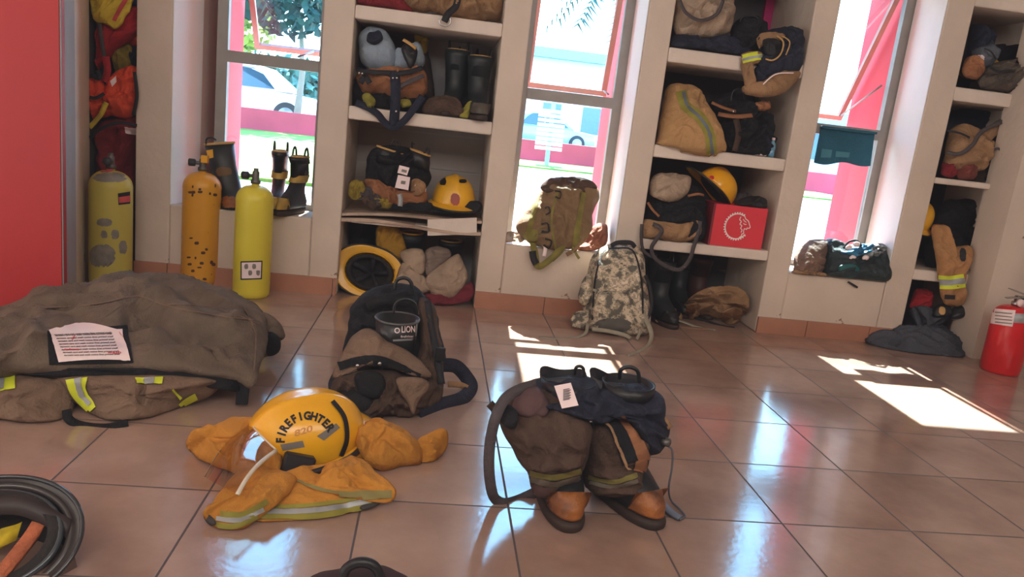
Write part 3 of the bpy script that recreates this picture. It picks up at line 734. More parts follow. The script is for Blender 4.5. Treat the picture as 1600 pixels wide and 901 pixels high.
for i in range(9):
    y0 = 523 + i*4.4 - (3 if i > 0 else 0)
    pcs.append(ln('garment care and wash notice lines printed small', 84+i*2.0, y0 + 1, 186+i*1.7, y0 - 3 + i*.2, 3.6))
lettering('printed_lines', pcs, Tl, M_ink, t, .0015)
lettering('red_lines', [ln('IIIIIIIII', 112, 533, 122, 522, 7), ln('keep clear', 186, 520, 196, 531, 4), ln('dry flat only', 100, 547, 130, 547, 4), ln('wash', 168, 552, 188, 552, 5)], Tl, M_inkr, t, .002)
# front edge lining and the lower folds
hs([(18, 580, ('z', .085)), (80, 582, ('z', .085)), (150, 580, ('z', .09)), (220, 582, ('z', .09)), (300, 584, ('z', .085)), (345, 597, ('z', .07)), (372, 606, ('z', .05))], [.012, .02, .025, .03, .03, .035, .04]*6 + [.04], 'lining_edge', M_black, t, .006, 6) if False else None
shell('lining_edge', [(20, 577, ('z', .11)), (80, 575, ('z', .115)), (180, 575, ('z', .12)), (300, 577, ('z', .11)), (365, 590, ('z', .09)), (372, 612, ('z', .05)), (340, 603, ('z', .065)), (300, 590, ('z', .085)), (200, 592, ('z', .085)), (100, 590, ('z', .09)), (40, 585, ('z', .1))], .006, M_black, t, (0, -.9, .3), back=1, amp=.001, center=(220, 585, ('z', .1)), nb=100, rings=6)
MB().hexa([F(368, 632, .012), F(386, 632, .012), F(386, 632, .012) + Vector((0, .012, 0)), F(368, 632, .012) + Vector((0, .012, 0))], [F(369, 592, .085), F(390, 592, .085), F(390, 592, .085) + Vector((0, .012, 0)), F(369, 592, .085) + Vector((0, .012, 0))]).build('closure_tab', M_black, t, False)
A = shell('lower_fold', [(98, 588, ('z', .09)), (170, 586, ('z', .1)), (260, 586, ('z', .1)), (330, 592, ('z', .09)), (346, 602, ('z', .06)), (322, 622, ('z', .02)), (285, 636, 'f'), (235, 652, 'f'), (185, 657, 'f'), (150, 650, 'f'), (118, 628, ('z', .02)), (100, 605, ('z', .06))], .045, M_coat2, t, (0, -1, .2), back=2.2, amp=.004, seed=9, nb=90, rings=20, folds=[([(222, 597), (220, 628)], -.02, 5), ([(260, 600), (300, 612)], .01, 8)])
B_ = shell('lower_fold', [(-50, 582, ('z', .09)), (0, 582, ('z', .09)), (60, 584, ('z', .09)), (112, 592, ('z', .08)), (112, 640, ('z', .01)), (92, 657, 'f'), (45, 660, 'f'), (0, 655, 'f'), (-50, 652, 'f')], .04, M_coat2, t, (0, -1, .2), back=2.2, amp=.007, seed=5, nb=80, rings=20, folds=[([(60, 625), (100, 650)], .015, 5), ([(64, 628), (30, 650)], .012, 5), ([(75, 592), (98, 600)], -.02, 6)])
T = bvh(A, B_)
for a, b in ((( -6, 592, 22, 581), 0),):
    quad('reflective_stripe', [(-8, 585), (23, 580), (24, 607), (-8, 612)], T, M_lime, t, 8, 8, .005)
    quad('silver_stripe', [(-8, 592), (7, 590), (6, 608), (-8, 611)], T, M_silver, t, 6, 6, .008)
band('reflective_stripe', [(120, 592), (124, 612), (145, 640)], [34, 14], T, M_lime, t, .005, 6, 5)
band('silver_stripe', [(122, 592), (127, 614), (141, 632)], [11, 6], T, M_silver, t, .008, 6, 3)
T2 = bvh(A, B_, bpy.data.objects['lining_edge'])
quad('reflective_stripe', [(211, 591), (255, 590), (254, 600), (213, 599)], T2, M_lime, t, 8, 4, .007)
quad('silver_stripe', [(227, 591), (242, 591), (240, 600), (226, 600)], T2, M_silver, t, 4, 4, .01)
band('reflective_stripe', [(306, 618), (288, 628), (281, 634)], [11, 8], T, M_lime, t, .006, 5, 3)
band('reflective_stripe', [(270, 607), (283, 622)], [3, 5], T, M_lime, t, .006, 5, 2)
hs([(104, 640, ('z', .03)), (108, 655, ('z', .012)), (128, 664, 'f'), (165, 667, 'f'), (200, 660, ('z', .008))], .022, 'hem_strap', M_black, t, .004, 8, up=(0, -.5, 1))

# --- trouser bundle with a boot in it, centre
t = thing('bunker_trousers', 'brown firefighter trousers bunched on the floor round a black boot shaft', 'trousers', F(610, 640))
shell('black_lining', [(540, 560, .74), (545, 510, .78), (552, 474, .84), (580, 452, .86), (625, 441, .86), (655, 452, .86), (676, 480, .84), (688, 520, .8), (690, 580, .74), (600, 600, .7)], .07, M_black, t, (0, -1, .2), amp=.012, ns=13, zmin=.004, nb=80)
shell('side_panel', [(655, 468, .80), (678, 476, .80), (684, 510, .76), (692, 560, .7), (693, 600, .66), (686, 628, .6), (655, 640, .56), (640, 600, .6), (655, 540, .68)], .05, M_brown, t, (.2, -1, .1), amp=.008, nb=70, rings=14)
fl = shell('waist_flap', [(520, 590, .56), (530, 560, .58), (548, 528, .62), (575, 512, .64), (600, 528, .62), (640, 548, .6), (668, 575, .58), (674, 588, .57), (655, 590, .55), (620, 578, .54), (580, 572, .54), (545, 582, .54)], .05, M_coat2, t, (0, -1, .35), amp=.008, seed=4, nb=90, rings=18, folds=[([(545, 560), (600, 560), (660, 582)], .012, 6)])
lw = shell('trouser_leg', [(519, 595, .56), (550, 580, .55), (600, 576, .54), (650, 592, .55), (680, 600, .57), (672, 625, .55), (650, 648, 'f'), (600, 648, 'f'), (550, 650, 'f'), (522, 628, ('z', .01))], .07, M_brown, t, (0, -1, .15), amp=.014, ns=12, seed=12, nb=90, rings=22, folds=[([(590, 600), (545, 640)], -.02, 10), ([(560, 610), (600, 640)], .015, 8)])
shell('flap_point', [(620, 590, .49), (660, 590, .49), (672, 605, .5), (655, 625, .48), (646, 648, .46), (636, 630, .47), (622, 610, .48)], .02, M_coat2, t, (0, -1, .2), amp=.004, nb=50, rings=10)
shell('dark_knee', [(515, 618, .5), (545, 608, .5), (575, 620, .46), (600, 650, ('z', .02)), (570, 657, 'f'), (530, 650, 'f'), (513, 636, ('z', .01))], .04, M_black, t, (0, -1, .3), amp=.004, ns=14, nb=60, rings=14)
shell('dark_opening', [(555, 585, .49), (590, 580, .48), (603, 600, .47), (590, 622, .46), (562, 615, .47)], .022, M_black, t, (0, -1, .2), amp=.002, nb=48, rings=8)
T = bvh(fl, lw)
band('snap_band', [(530, 572), (555, 565), (590, 563), (625, 575), (655, 590)], 13, T, M_black, t, .006, 6, 3)
for u, v in ((562, 573), (593, 566), (607, 576)):
    h = hit(T, u, v, .012)
    if h: MB().lathe([(0, .003), (.004, .003), (.006, .001), (.006, -.006), (0, -.006)], h, 14, Matrix.Rotation(PI/2, 3, 'X')).build('snap', M_metal, t)
hs([(690, 570, .72), (712, 572, .74), (728, 588, .76), (736, 605, .74), (722, 622, .66), (690, 632, .6), (655, 642, .52)], .045, 'waist_belt', M_navy, t, .006, 7)
hs([(700, 600, .68), (718, 601, .7), (730, 606, .72)], .02, 'belt_lining', M_tan, t, .004)
hs([(668, 470, .78), (674, 510, .7), (682, 550, .64), (690, 600, .6)], .022, 'suspender', M_web, t, .004)
hs([(545, 560, .6), (528, 580, .6), (518, 600, .6), (524, 618, .55)], .02, 'suspender', M_web, t, .004)
MB().box((-.014, -.006, -.02), (.014, .006, .02), pose(W(688, 553, .61), 10)).build('buckle', M_htrim, t, False)
# the upright boot shaft inside
b = thing('rubber_boot', 'black and grey boot shaft with white lettering, upright in the brown trousers', 'boot', W(620, 560, .66))
c = W(621, 497, .66); H0 = c.z; rx = .066
M_shaftg = mat('boot_shaft_rubber', (34, 36, 38), 1.1, .35, var=.1)
lp = [loopz(c.x, c.y, H0 + .0, rx, .075, 40), loopz(c.x, c.y, H0 - .05, rx*.96, .072, 40), loopz(c.x, c.y, H0 - .12, rx*.9, .068, 40)]
sh = MB().loft(list(reversed(lp)) + [loopz(c.x, c.y, H0, rx - .006, .069, 40), loopz(c.x, c.y, H0 - .09, rx - .01, .06, 40)]).build('shaft', M_shaftg, b)
MB().tube(loopz(c.x, c.y, H0, rx, .075, 40), .004, 8, closed=True).build('trim', M_dmetal, b)
T = bvh(sh)
quad('silver_edge', [(650, 500), (661, 497), (660, 535), (647, 538)], T, M_silver, b, 5, 6, .002)
lettering('lettering', [('LION', lambda x, y: (627 + x*9.2, 519 - x*.3 - y*14)), ('O', lambda x, y: (616 + x*11, 520 - y*12)), ('firefighter', lambda x, y: (626 + x*5, 527 - x*.1 - y*5))], T, M_label, b, .002)
quad('white_line', [(614, 530), (650, 528), (650, 531), (614, 533)], T, M_silver, b, 6, 2, .002)
cord([(615, 490, .6), (618, 474, .6), (632, 467, .6), (648, 474, .62), (653, 490, .64)], .004, 'pull_loop', M_rub, b)
cord([(617, 452, .78), (620, 438, .78), (632, 434, .78), (642, 441, .78), (645, 460, .78)], .006, 'pull_loop', M_rub, b)
MB().strap(crv([W(575, 478, .74), W(600, 468, .7), W(640, 470, .72)], 5), .03, .01).build('collar_fold', M_black, t)

# --- mustard jacket under the helmet
t = thing('turnout_jacket', 'mustard yellow firefighter jacket spread on the floor under the helmet', 'jacket', F(470, 760))
kw = dict(back=.8, ns=9)
shell('left_shoulder', [(291, 692, ('z', .03)), (300, 678, ('z', .05)), (335, 668, ('z', .07)), (375, 660, ('z', .07)), (420, 665, ('z', .07)), (440, 720, ('z', .05)), (415, 745, ('z', .03)), (370, 738, ('z', .02)), (325, 722, ('z', .015)), (300, 710, 'f')], .035, M_jack, t, (0, -.5, 1), amp=.009, zmin=.004, nb=90, rings=20, folds=[([(308, 680), (330, 700), (350, 725)], .014, 5), ([(340, 672), (318, 690)], -.015, 4), ([(350, 700), (400, 715)], .01, 6)], **kw)
sl = shell('sleeve', [(372, 740, ('z', .03)), (420, 730, ('z', .05)), (462, 745, ('z', .05)), (455, 765, ('z', .04)), (430, 790, ('z', .03)), (400, 812, ('z', .01)), (378, 828, 'f'), (345, 828, 'f'), (322, 812, ('z', .01)), (317, 798, ('z', .03)), (335, 780, ('z', .03))], .03, M_jack, t, (0, -.5, 1), amp=.006, nb=80, rings=18, seed=2, folds=[([(430, 760), (400, 790)], .008, 6)], **kw)
hm = shell('hem_panel', [(430, 775, ('z', .02)), (450, 755, ('z', .03)), (520, 750, ('z', .03)), (580, 770, ('z', .02)), (594, 785, ('z', .008)), (560, 800, 'f'), (500, 812, 'f'), (430, 816, 'f'), (395, 815, 'f'), (410, 795, ('z', .01))], .018, M_jack, t, (0, -.5, 1), amp=.004, nb=90, rings=18, seed=6, **kw)
md = shell('front_panel', [(450, 735, ('z', .05)), (520, 722, ('z', .06)), (560, 712, ('z', .06)), (585, 735, ('z', .05)), (612, 756, ('z', .04)), (620, 770, ('z', .03)), (612, 783, ('z', .015)), (585, 784, ('z', .02)), (530, 776, ('z', .03)), (480, 762, ('z', .04)), (452, 752, ('z', .04))], .012, M_jack, t, (0, -.5, 1), amp=.008, nb=90, rings=18, seed=8, folds=[([(500, 745), (560, 735), (600, 760)], .012, 7), ([(520, 762), (580, 758)], -.008, 4)], **kw)
sr = shell('sleeve', [(552, 680, ('z', .06)), (572, 662, ('z', .06)), (590, 656, ('z', .06)), (622, 668, ('z', .05)), (645, 690, ('z', .04)), (660, 700, ('z', .03)), (658, 725, 'f'), (630, 730, 'f'), (595, 737, 'f'), (575, 722, ('z', .02)), (560, 705, ('z', .05))], .045, M_jack, t, (0, -.5, 1), amp=.008, nb=90, rings=20, seed=1, folds=[([(575, 668), (600, 690), (595, 730)], .014, 7), ([(600, 672), (640, 700), (650, 720)], .012, 6), ([(590, 680), (620, 700)], -.012, 5)], **kw)
shell('cuff', [(645, 694, ('z', .04)), (665, 680, ('z', .05)), (685, 671, ('z', .06)), (699, 676, ('z', .05)), (700, 690, ('z', .03)), (694, 706, ('z', .01)), (676, 722, 'f'), (655, 724, 'f'), (647, 712, ('z', .01))], .03, M_jack, t, (0, -.5, 1), amp=.006, nb=60, rings=14, seed=7, folds=[([(652, 705), (672, 700), (690, 702)], -.01, 4)], **kw)
T = bvh(sl); band('lime_tape', [(345, 803), (380, 803), (418, 782)], 9, T, M_olive, t, .004); band('silver_tape', [(338, 810), (375, 812), (412, 795)], 7, T, M_silver, t, .004); band('lime_tape', [(338, 820), (368, 821), (402, 806)], 8, T, M_olive, t, .004)
T = bvh(hm); band('lime_tape', [(402, 806), (480, 806), (540, 798), (585, 786)], 9, T, M_olive, t, .004, 8); band('silver_tape', [(412, 800), (480, 798), (540, 790), (582, 779)], 8, T, M_silver, t, .005, 8); band('lime_tape', [(428, 792), (480, 790), (540, 782), (575, 773)], 6, T, M_olive, t, .004, 8)
T = bvh(md); band('silver_tape', [(455, 752), (500, 768), (550, 774), (612, 772)], 13, T, mat('worn_grey_green_tape', (132, 122, 72), 1.1, .8, var=.3), t, .004, 8)
shell('cuff_lining', [(318, 800, ('z', .012)), (330, 806, ('z', .02)), (338, 818, ('z', .015)), (328, 820, ('z', .006)), (319, 810, ('z', .006))], .004, M_jackd, t, (0, -.7, .7), nb=30, rings=5, amp=0)
shell('hem_lining', [(562, 778, ('z', .02)), (592, 775, ('z', .02)), (592, 788, ('z', .01)), (565, 796, ('z', .01))], .006, M_jackd, t, (0, -.7, .7), nb=30, rings=5, amp=0)
# --- yellow helmet on it
hc = Vector((.172, .215, .045)); MH = Matrix.Translation(hc) @ Matrix.Rotation(math.radians(22), 4, 'Z') @ Matrix.Rotation(math.radians(-9), 4, 'Y') @ Matrix.Rotation(math.radians(14), 4, 'X')
hl = helmet('yellow fire helmet with arched black lettering and a clear visor, on the mustard jacket', MH, M_hyel, rx=.15, ry=.118, rz=.125, brim=(.008, .035, .012))
parts = {o.name.split('.')[0]: o for o in hl.children}
T = bvh(parts['shell'], parts['brim'])
def arc(cx, cy, r, a0, per):
    # letters around an arch, clockwise from the left foot
    return lambda x, y: (cx + (r + y*16) * math.cos(math.radians(a0 - x*per)) * 1.0, cy - (r + y*16) * math.sin(math.radians(a0 - x*per)) * 1.02)
word = 'FIREFIGHTER'; pcs = []
for i, ch in enumerate(word):
    a = 178 - i * 14.7
    r = 34; ax, ay = 480, 689; gw_ = max(v.x for v in glyphs(ch)[0]) + min(v.x for v in glyphs(ch)[0])
    def fn(x, y, a=a, r=r, h_=gw_/2):
        tx, ty = math.sin(math.radians(a)), math.cos(math.radians(a))      # along the arch
        rad = r + y * 17; bx = ax + math.cos(math.radians(a)) * rad * 1.05; by = ay - math.sin(math.radians(a)) * rad
        return bx + tx * (x - h_) * 15.5, by + ty * (x - h_) * 15.5
    pcs.append((ch, fn))
lt = lettering('lettering', pcs, T, M_ink, hl, .0015, bold=.05)
M_hgrey = mat('grey_helmet_sticker', (118, 112, 105), 1.0, .5, var=.1)
quad('grey_sticker', [(438, 694), (473, 688), (476, 698), (442, 704)], T, M_hgrey, hl, 8, 4, .0015)
quad('grey_sticker', [(495, 681), (525, 661), (531, 668), (506, 688)], T, M_hgrey, hl, 8, 4, .0015)
lettering('worn_print', [('820', lambda x, y: (460 + x*19, 682 - x*6 - y*14))], T, mat('faded_print', (205, 140, 60), 1.1, .6), hl, .001)
# black raised rear band and ear bracket
band('rear_band', [(519, 627), (537, 652), (541, 685), (532, 712)], 7, T, M_htrim, hl, .005, 8)
M_fade = mat('faded_red_decal', (205, 110, 70), 1.1, .5, var=.4, vscale=40)
quad('side_decal', [(388, 676), (402, 690), (400, 712), (386, 700)], T, M_fade, hl, 6, 6, .0015)
eb = W(466, 728, .055)
MB().box((-.036, -.012, -.026), (.036, .03, .026), pose(eb, 10, -15, 12)).box((-.03, -.016, -.042), (.008, .014, -.02), pose(eb, 10, -15, 12)).build('ear_bracket', M_htrim, hl, False).modifiers.new('b', 'BEVEL').width = .005
eb2 = W(520, 722, .17)
hs([(395, 738, .06), (430, 743, .02), (470, 742, .01), (510, 731, .04), (548, 714, .10), (568, 696, .2)], .014, 'chin_band', M_htrim, hl, .006)
hs([(402, 733, .08), (430, 737, .05), (450, 736, .05)], .01, 'inner_band', M_orange, hl, .003)
M_visor = glass_mat('clear_visor_plastic', (.86, .78, .7, 1), .16)
c4 = [W(392, 652, .27), W(432, 703, .03), F(371, 772, .075), F(320, 744, .04)]
g = []
nrm = Vector((-.6, -.5, .6)).normalized()
V = []; Fc = []
for i in range(13):
    for j in range(13):
        s, q = i/12, j/12; p = c4[0]*(1-s)*(1-q) + c4[1]*s*(1-q) + c4[2]*s*q + c4[3]*(1-s)*q
        V.append(p + nrm * (.03 * math.sin(PI*s) + .012 * math.sin(PI*q)))
for i in range(12):
    for j in range(12): Fc.append((i*13+j, i*13+j+1, (i+1)*13+j+1, (i+1)*13+j))
link('visor', V, Fc, M_visor, hl)
M_clear = mat('clear_plastic_edge', (215, 205, 185), 1.1, .2, var=.05)
MB().strap([V[12*13 + j] for j in range(13)], .009, .003).build('visor_edge', M_clear, hl)
MB().tube([V[i*13] for i in range(13)], .0022, 6).build('visor_edge', M_clear, hl)
MB().tube([V[j] for j in range(13)], .0015, 6).build('visor_edge', mat('clear_plastic_dim', (150, 120, 95), 1, .3), hl)

# --- pair of boots wearing trousers, centre front
b1 = boot('amber-toed boot standing in trouser legs, the left one seen from the front', pose((.80, .075, 0), 4) @ Matrix.Scale(.84, 4, (0, 1, 0)), H=.3, s=1.0, group='boots in the standing trousers', name='fire_boot', loops=False, trim=None)
b2 = boot('amber-toed boot standing in trouser legs, the one turned to the right', pose((.955, .095, 0), 24) @ Matrix.Scale(.84, 4, (0, 1, 0)), H=.3, s=1.0, group='boots in the standing trousers', name='fire_boot', loops=False, trim=None)
t = thing('bunker_trousers', 'dark brown and navy trousers pulled over a standing pair of boots', 'trousers', (.88, .08, 0))
L1 = shell('left_leg', [(777, 648, .06), (785, 628, .07), (815, 610, .08), (860, 610, .05), (905, 640, .02), (925, 668, .0), (920, 710, .0), (908, 740, .0), (905, 768, .0), (870, 776, .0), (834, 772, .0), (824, 740, .02), (806, 715, .04), (790, 685, .05)], .085, M_brown, t, (-.1, -1, .15), back=1.0, amp=.008, seed=21, nb=100, rings=24, zmin=.05, folds=[([(840, 640), (870, 690), (860, 720)], .012, 10), ([(830, 728), (905, 722)], .014, 7), ([(828, 762), (905, 756)], -.01, 5), ([(800, 650), (840, 700)], -.01, 9), ([(880, 650), (900, 700)], .01, 8)])
L2 = shell('right_leg', [(915, 670, .05), (950, 655, .05), (1000, 655, .06), (1014, 690, .06), (1012, 722, .06), (996, 742, .05), (1000, 760, .03), (975, 775, .02), (935, 778, .02), (915, 765, .03), (912, 720, .04)], .075, M_brown, t, (.1, -1, .15), back=1.0, amp=.008, seed=22, nb=100, rings=24, zmin=.05, folds=[([(920, 740), (995, 742)], .014, 7), ([(930, 680), (960, 730)], -.01, 9), ([(925, 765), (995, 758)], -.008, 5)])
T = bvh(L1, L2)
for (p, q_, r_) in (([(828, 738), (865, 745), (907, 735)], 9, M_olive), ([(830, 748), (865, 756), (906, 746)], 9, M_silver), ([(920, 745), (958, 752), (995, 742)], 7, M_olive), ([(922, 753), (958, 760), (996, 750)], 6, M_silver)):
    band('cuff_tape', p, q_, T, mat('soiled_' + r_.name, {M_olive.name: (112, 104, 48), M_silver.name: (100, 92, 80)}[r_.name], 1.1, .8, var=.3), t, .004, 8)
band('cuff_hem', [(834, 764), (868, 772), (905, 762)], 14, T, mat('maroon_cuff', (70, 46, 44), 1.1, .9, var=.2), t, .004, 8)
nv = shell('navy_waist', [(812, 625, .10), (820, 600, .12), (852, 588, .12), (925, 590, .1), (940, 620, .06), (962, 645, .03), (945, 662, .0), (905, 652, -.02), (860, 640, -.02), (835, 632, .03)], .05, M_navy, t, (0, -1, .3), amp=.008, seed=13, nb=90, rings=20, zmin=.1, folds=[([(850, 600), (870, 640)], -.01, 7), ([(900, 600), (940, 645)], .01, 8)])
nv2 = shell('navy_waist', [(925, 640, .04), (935, 610, .08), (980, 598, .12), (1015, 606, .12), (1032, 618, .10), (1038, 650, .08), (1043, 680, .08), (1030, 704, .06), (1012, 710, .04), (1000, 690, .02), (985, 662, .01), (955, 652, .01)], .055, M_navy, t, (.1, -1, .25), amp=.01, seed=17, nb=90, rings=20, zmin=.1, folds=[([(960, 630), (1000, 650), (1030, 640)], .012, 7), ([(990, 670), (1030, 680)], .01, 6), ([(1000, 610), (1015, 660)], -.012, 6)])
# rubber boot collars rising out of the waist
M_bk = mat('dark_blue_black_rubber', (26, 28, 36), 1.15, .5, var=.2)
def collar(pts_top, pts_bot, Y, name='boot_top'):
    a, b2_ = W(*pts_top[0], Y), W(*pts_top[1], Y); c_ = (a+b2_)/2; r_ = (b2_-a).length/2
    lo_a, lo_b = W(*pts_bot[0], Y), W(*pts_bot[1], Y); cl = (lo_a+lo_b)/2; rl = (lo_b-lo_a).length/2
    ax = (b2_-a).normalized(); upv = Vector((0, 1, 0))
    def ring(c0, r0, k): return [c0 + ax * (r0*k*math.cos(2*PI*i/36)) + upv * (.03*k*math.sin(2*PI*i/36)) + Vector((0, 0, .006*math.sin(2*PI*i/36) + .006*math.sin(6*PI*i/36))) for i in range(36)]
    return MB().loft([ring(cl, rl, 1), ring(c_.lerp(cl, .5), (r_+rl)/2, 1), ring(c_, r_, 1), ring(c_, r_, .92), ring(c_.lerp(cl, .8), r_, .85)]).build(name, M_bk, t), ring(c_, r_, 1)
c1, rg1 = collar([(843, 580), (917, 586)], [(846, 625), (925, 632)], .10)
c2, rg2 = collar([(921, 580), (1012, 608)], [(930, 640), (1012, 660)], .12)
cord([(898, 584, .10), (900, 574, .09), (907, 572, .09), (912, 577, .09), (911, 588, .09)], .004, 'pull_loop', M_rub, t)
cord([(968, 590, .12), (970, 578, .1), (982, 573, .1), (996, 579, .1), (999, 597, .1)], .005, 'pull_loop', M_rub, t)
tq = [W(866, 603, .0), W(892, 598, .0), W(904, 633, -.06), W(878, 638, -.06)]
lab = link('barcode_tag', tq + [p + Vector((0, .002, 0)) for p in tq], [(0,1,2,3),(4,5,6,7),(0,1,5,4),(1,2,6,5),(2,3,7,6),(3,0,4,7)], M_label, t, False)
if lab:
    Tl = bvh(lab); pcs = []
    for k in range(9): quad('bar_line', [(880, 608.5+k*2), (890 + (k % 2)*2, 606.5+k*2), (890 + (k % 2)*2, 607.6+k*2), (880, 609.6+k*2)], Tl, M_ink, lab, 3, 1, .001)
T = bvh(L2, nv2)
band('orange_panel', [(968, 655), (990, 680), (1003, 715), (1000, 738)], [16, 24], T, M_orange, t, .006, 8, 5)
band('black_panel', [(948, 655), (968, 680), (984, 722)], [20, 26], T, M_black, t, .008, 8, 5)
band('tan_piping', [(930, 658), (952, 668), (965, 695), (982, 735)], 3.5, T, M_tan, t, .012, 8, 2)
q_ = shell('hip_pad', [(800, 640, .02), (812, 612, .04), (840, 605, .04), (858, 630, .0), (850, 650, -.02), (820, 652, .0)], .03, mat('dusky_plum_cloth', (84, 60, 60), 1.1, .9, var=.3), t, (-.1, -1, .2), amp=.006, nb=50, rings=12, zmin=.1)
hs([(838, 600, .06), (812, 608, .03), (790, 622, .0), (775, 650, -.02), (766, 690, -.02), (764, 730, -.02), (768, 765, -.01), (775, 780, .01), (790, 786, .02), (812, 780, .05), (838, 768, .06)], .025, 'suspender', M_gweb, t, .004, 7, up=(-.3, -1, .3))
hs([(765, 630, .1), (774, 640, .1)], .02, 'strap_tip', M_brown, t, .004)
shell('hip_pocket', [(778, 655, -.01), (790, 632, .0), (810, 640, -.02), (808, 665, -.03), (792, 670, -.02)], .02, M_black, t, (-.1, -1, .2), nb=40, rings=10, zmin=.1)
hs([(1020, 655, .06), (1032, 652, .05), (1042, 660, .04), (1047, 668, .04)], .014, 'tan_tab', M_tan, t, .004)
MB().lathe([(0, -.008), (.012, -.007), (.014, 0), (.012, .008), (0, .01)], W(1040, 690, .03), 16).build('toggle', M_dmetal, t)
cord([(1040, 695, .03), (1050, 703, .02), (1050, 730, .02), (1045, 760, .02), (1048, 780, ('z', .01)), (1062, 795, ('z', .006)), (1070, 806, ('z', .006)), (1062, 812, ('z', .006))], .0025, 'drawcord', mat('grey_cord', (90, 92, 100), 1, .8), t, 8)
hs([(1036, 788, ('z', .012)), (1048, 800, ('z', .008)), (1063, 809, ('z', .006))], .02, 'zip_pull', mat('slate_plastic', (110, 118, 135), 1, .5), t, .007, up=(0, 0, 1))

# --- dark helmet, bottom left corner, lying with its opening toward the room
M_dk = mat('black_brown_helmet_plastic', (58, 52, 50), 1.1, .3, var=.25, vscale=10, coat=.4)
zc = Vector((-.05, .62, -.78)).normalized(); xc = Vector((1, .12, 0)); xc = (xc - zc * xc.dot(zc)).normalized(); yc = zc.cross(xc)
hb = Matrix((xc, yc, zc)).transposed().to_4x4(); hb.translation = W(-18, 868, -.30) + Vector((0, 0, .03))
dh = helmet('black fire helmet lying on its crown at the bottom left corner of the floor', hb, M_dk, mat('glossy_black_rim', (38, 42, 46), 1.1, .2, coat=.6), rx=.14, ry=.115, rz=.11, brim=(.006, .008, .008))
R3 = hb.to_3x3()
def HL(x, y, z): return hb @ Vector((x, y, z))
MB().strap(crv([HL(-.13, -.02, .0), HL(-.05, -.05, -.012), (HL(.04, -.06, -.015)), HL(.13, -.02, 0)], 8), .035, .005, side=R3 @ Vector((0, 1, .3))).build('head_band', mat('dark_brown_leather', (50, 38, 36), 1.1, .55, var=.3), dh)
MB().strap(crv([HL(.02, .1, -.004), HL(.05, .05, -.012), HL(.07, .0, -.008), HL(.075, -.03, .0)], 8), .024, .01, side=R3 @ Vector((1, .3, 0))).build('leather_pad', mat('rust_leather_pad', (178, 98, 62), 1.1, .8, var=.35, vscale=30, bump=.4, bscale=80), dh)
MB().strap(crv([HL(.0, .0, .01), HL(.025, -.005, .0), HL(.04, -.02, .01)], 6), .035, .014, side=R3 @ Vector((0, 1, 0))).build('foam_pad', mat('yellow_foam', (200, 175, 20), 1.1, .8, var=.4, vscale=30), dh)
MB().tube([HL(.118*math.cos(a), .092*math.sin(a), -.004) for a in [2*PI*i/48 for i in range(48)]], .0065, 8, closed=True).build('inner_rim', mat('blue_grey_gloss_plastic', (54, 62, 68), 1.1, .2, coat=.5), dh)
# smoked visor folded down under the opening
V = []; Fc = []
for i in range(15):
    for j in range(9):
        a = PI*.92 - PI*.84 * i/14; k = j/8
        V.append(HL((.158 + .006*k) * math.cos(a), (.128 + .0*k) * math.sin(a) + .03*k, .0 + .045*k - .01))
for i in range(14):
    for j in range(8): Fc.append((i*9+j, i*9+j+1, (i+1)*9+j+1, (i+1)*9+j))
link('visor', V, Fc, mat('smoked_amber_visor', (92, 76, 68), 1.1, .15, coat=.5), dh)
MB().tube([V[i*9+8] for i in range(15)], .005, 8).build('visor_edge', M_htrim, dh)
# --- dark bundle at the bottom edge
t = thing('bunker_trousers', 'maroon and black bundle with a thick black loop, cut by the bottom edge', 'trousers', (.38, -.5, 0))
shell('cloth', [(470, 925, -.40), (490, 902, -.40), (530, 890, -.40), (580, 886, -.40), (615, 892, -.40), (640, 905, -.40), (650, 960, -.42), (600, 1000, -.44), (500, 1000, -.44), (465, 960, -.42)], .08, mat('maroon_black_cloth', (58, 30, 32), 1.1, .9, var=.5, vscale=14), t, (0, -1, .3), zmin=.003, nb=70, rings=16)
cord([(535, 910, -.46), (541, 888, -.46), (562, 878, -.46), (585, 884, -.46), (597, 908, -.46)], .009, 'carry_loop', M_rub, t)
# ================================================================ cylinders and extinguisher
def tank(label, base, H, r, m, valve_side, extra=None):
    t = thing('air_cylinder', label, 'cylinder', base)
    pr = [(0, 0), (r*.86, 0), (r*.97, .012), (r, .03), (r, H - r*.95)]
    for k in range(1, 13): a = PI/2*k/12; pr.append((r*math.cos(a)*.999 + .016*(k/12), H - r*.95 + r*.95*math.sin(a)))
    pr += [(.018, H + .012), (0, H + .012)]
    b = MB().lathe(pr, base, 56).build('body', m, t)
    v = Vector(base)
    MB().lathe([(0, 0), (.021, 0), (.021, .014), (.015, .018), (.015, .05), (.01, .056), (.01, .066), (0, .066)], v + Vector((0, 0, H + .008)), 20).build('neck_valve', M_dmetal, t)
    vs = Vector(valve_side).normalized()
    MB().tube([v + Vector((0, 0, H+.042)), v + Vector((0, 0, H+.042)) + vs*.045], .008, 12).build('valve_stem', M_dmetal, t)
    vm = mat('black_valve_knob', (40, 42, 48), 1.1, .5)
    MB().tube([v + Vector((0, 0, H+.042)) + vs*.03, v + Vector((0, 0, H+.042)) + vs*.034, v + Vector((0, 0, H+.042)) + vs*.058, v + Vector((0, 0, H+.042)) + vs*.062], [.012, .017, .017, .012], 14).build('valve_knob', vm, t)
    return t, b
M_tk1 = mat('worn_lime_tank_paint', (200, 184, 84), 1.0, .5, var=.1, vscale=6, wear=((140, 128, 110), 5, .66))
M_tk2 = mat('chipped_amber_tank_paint', (222, 156, 40), 1.0, .45, var=.08, vscale=6, wear=((96, 62, 28), 26, .665))
M_tk3 = mat('bright_yellow_tank_paint', (222, 204, 62), 1.0, .42, var=.06, vscale=8, wear=((150, 140, 60), 40, .72))
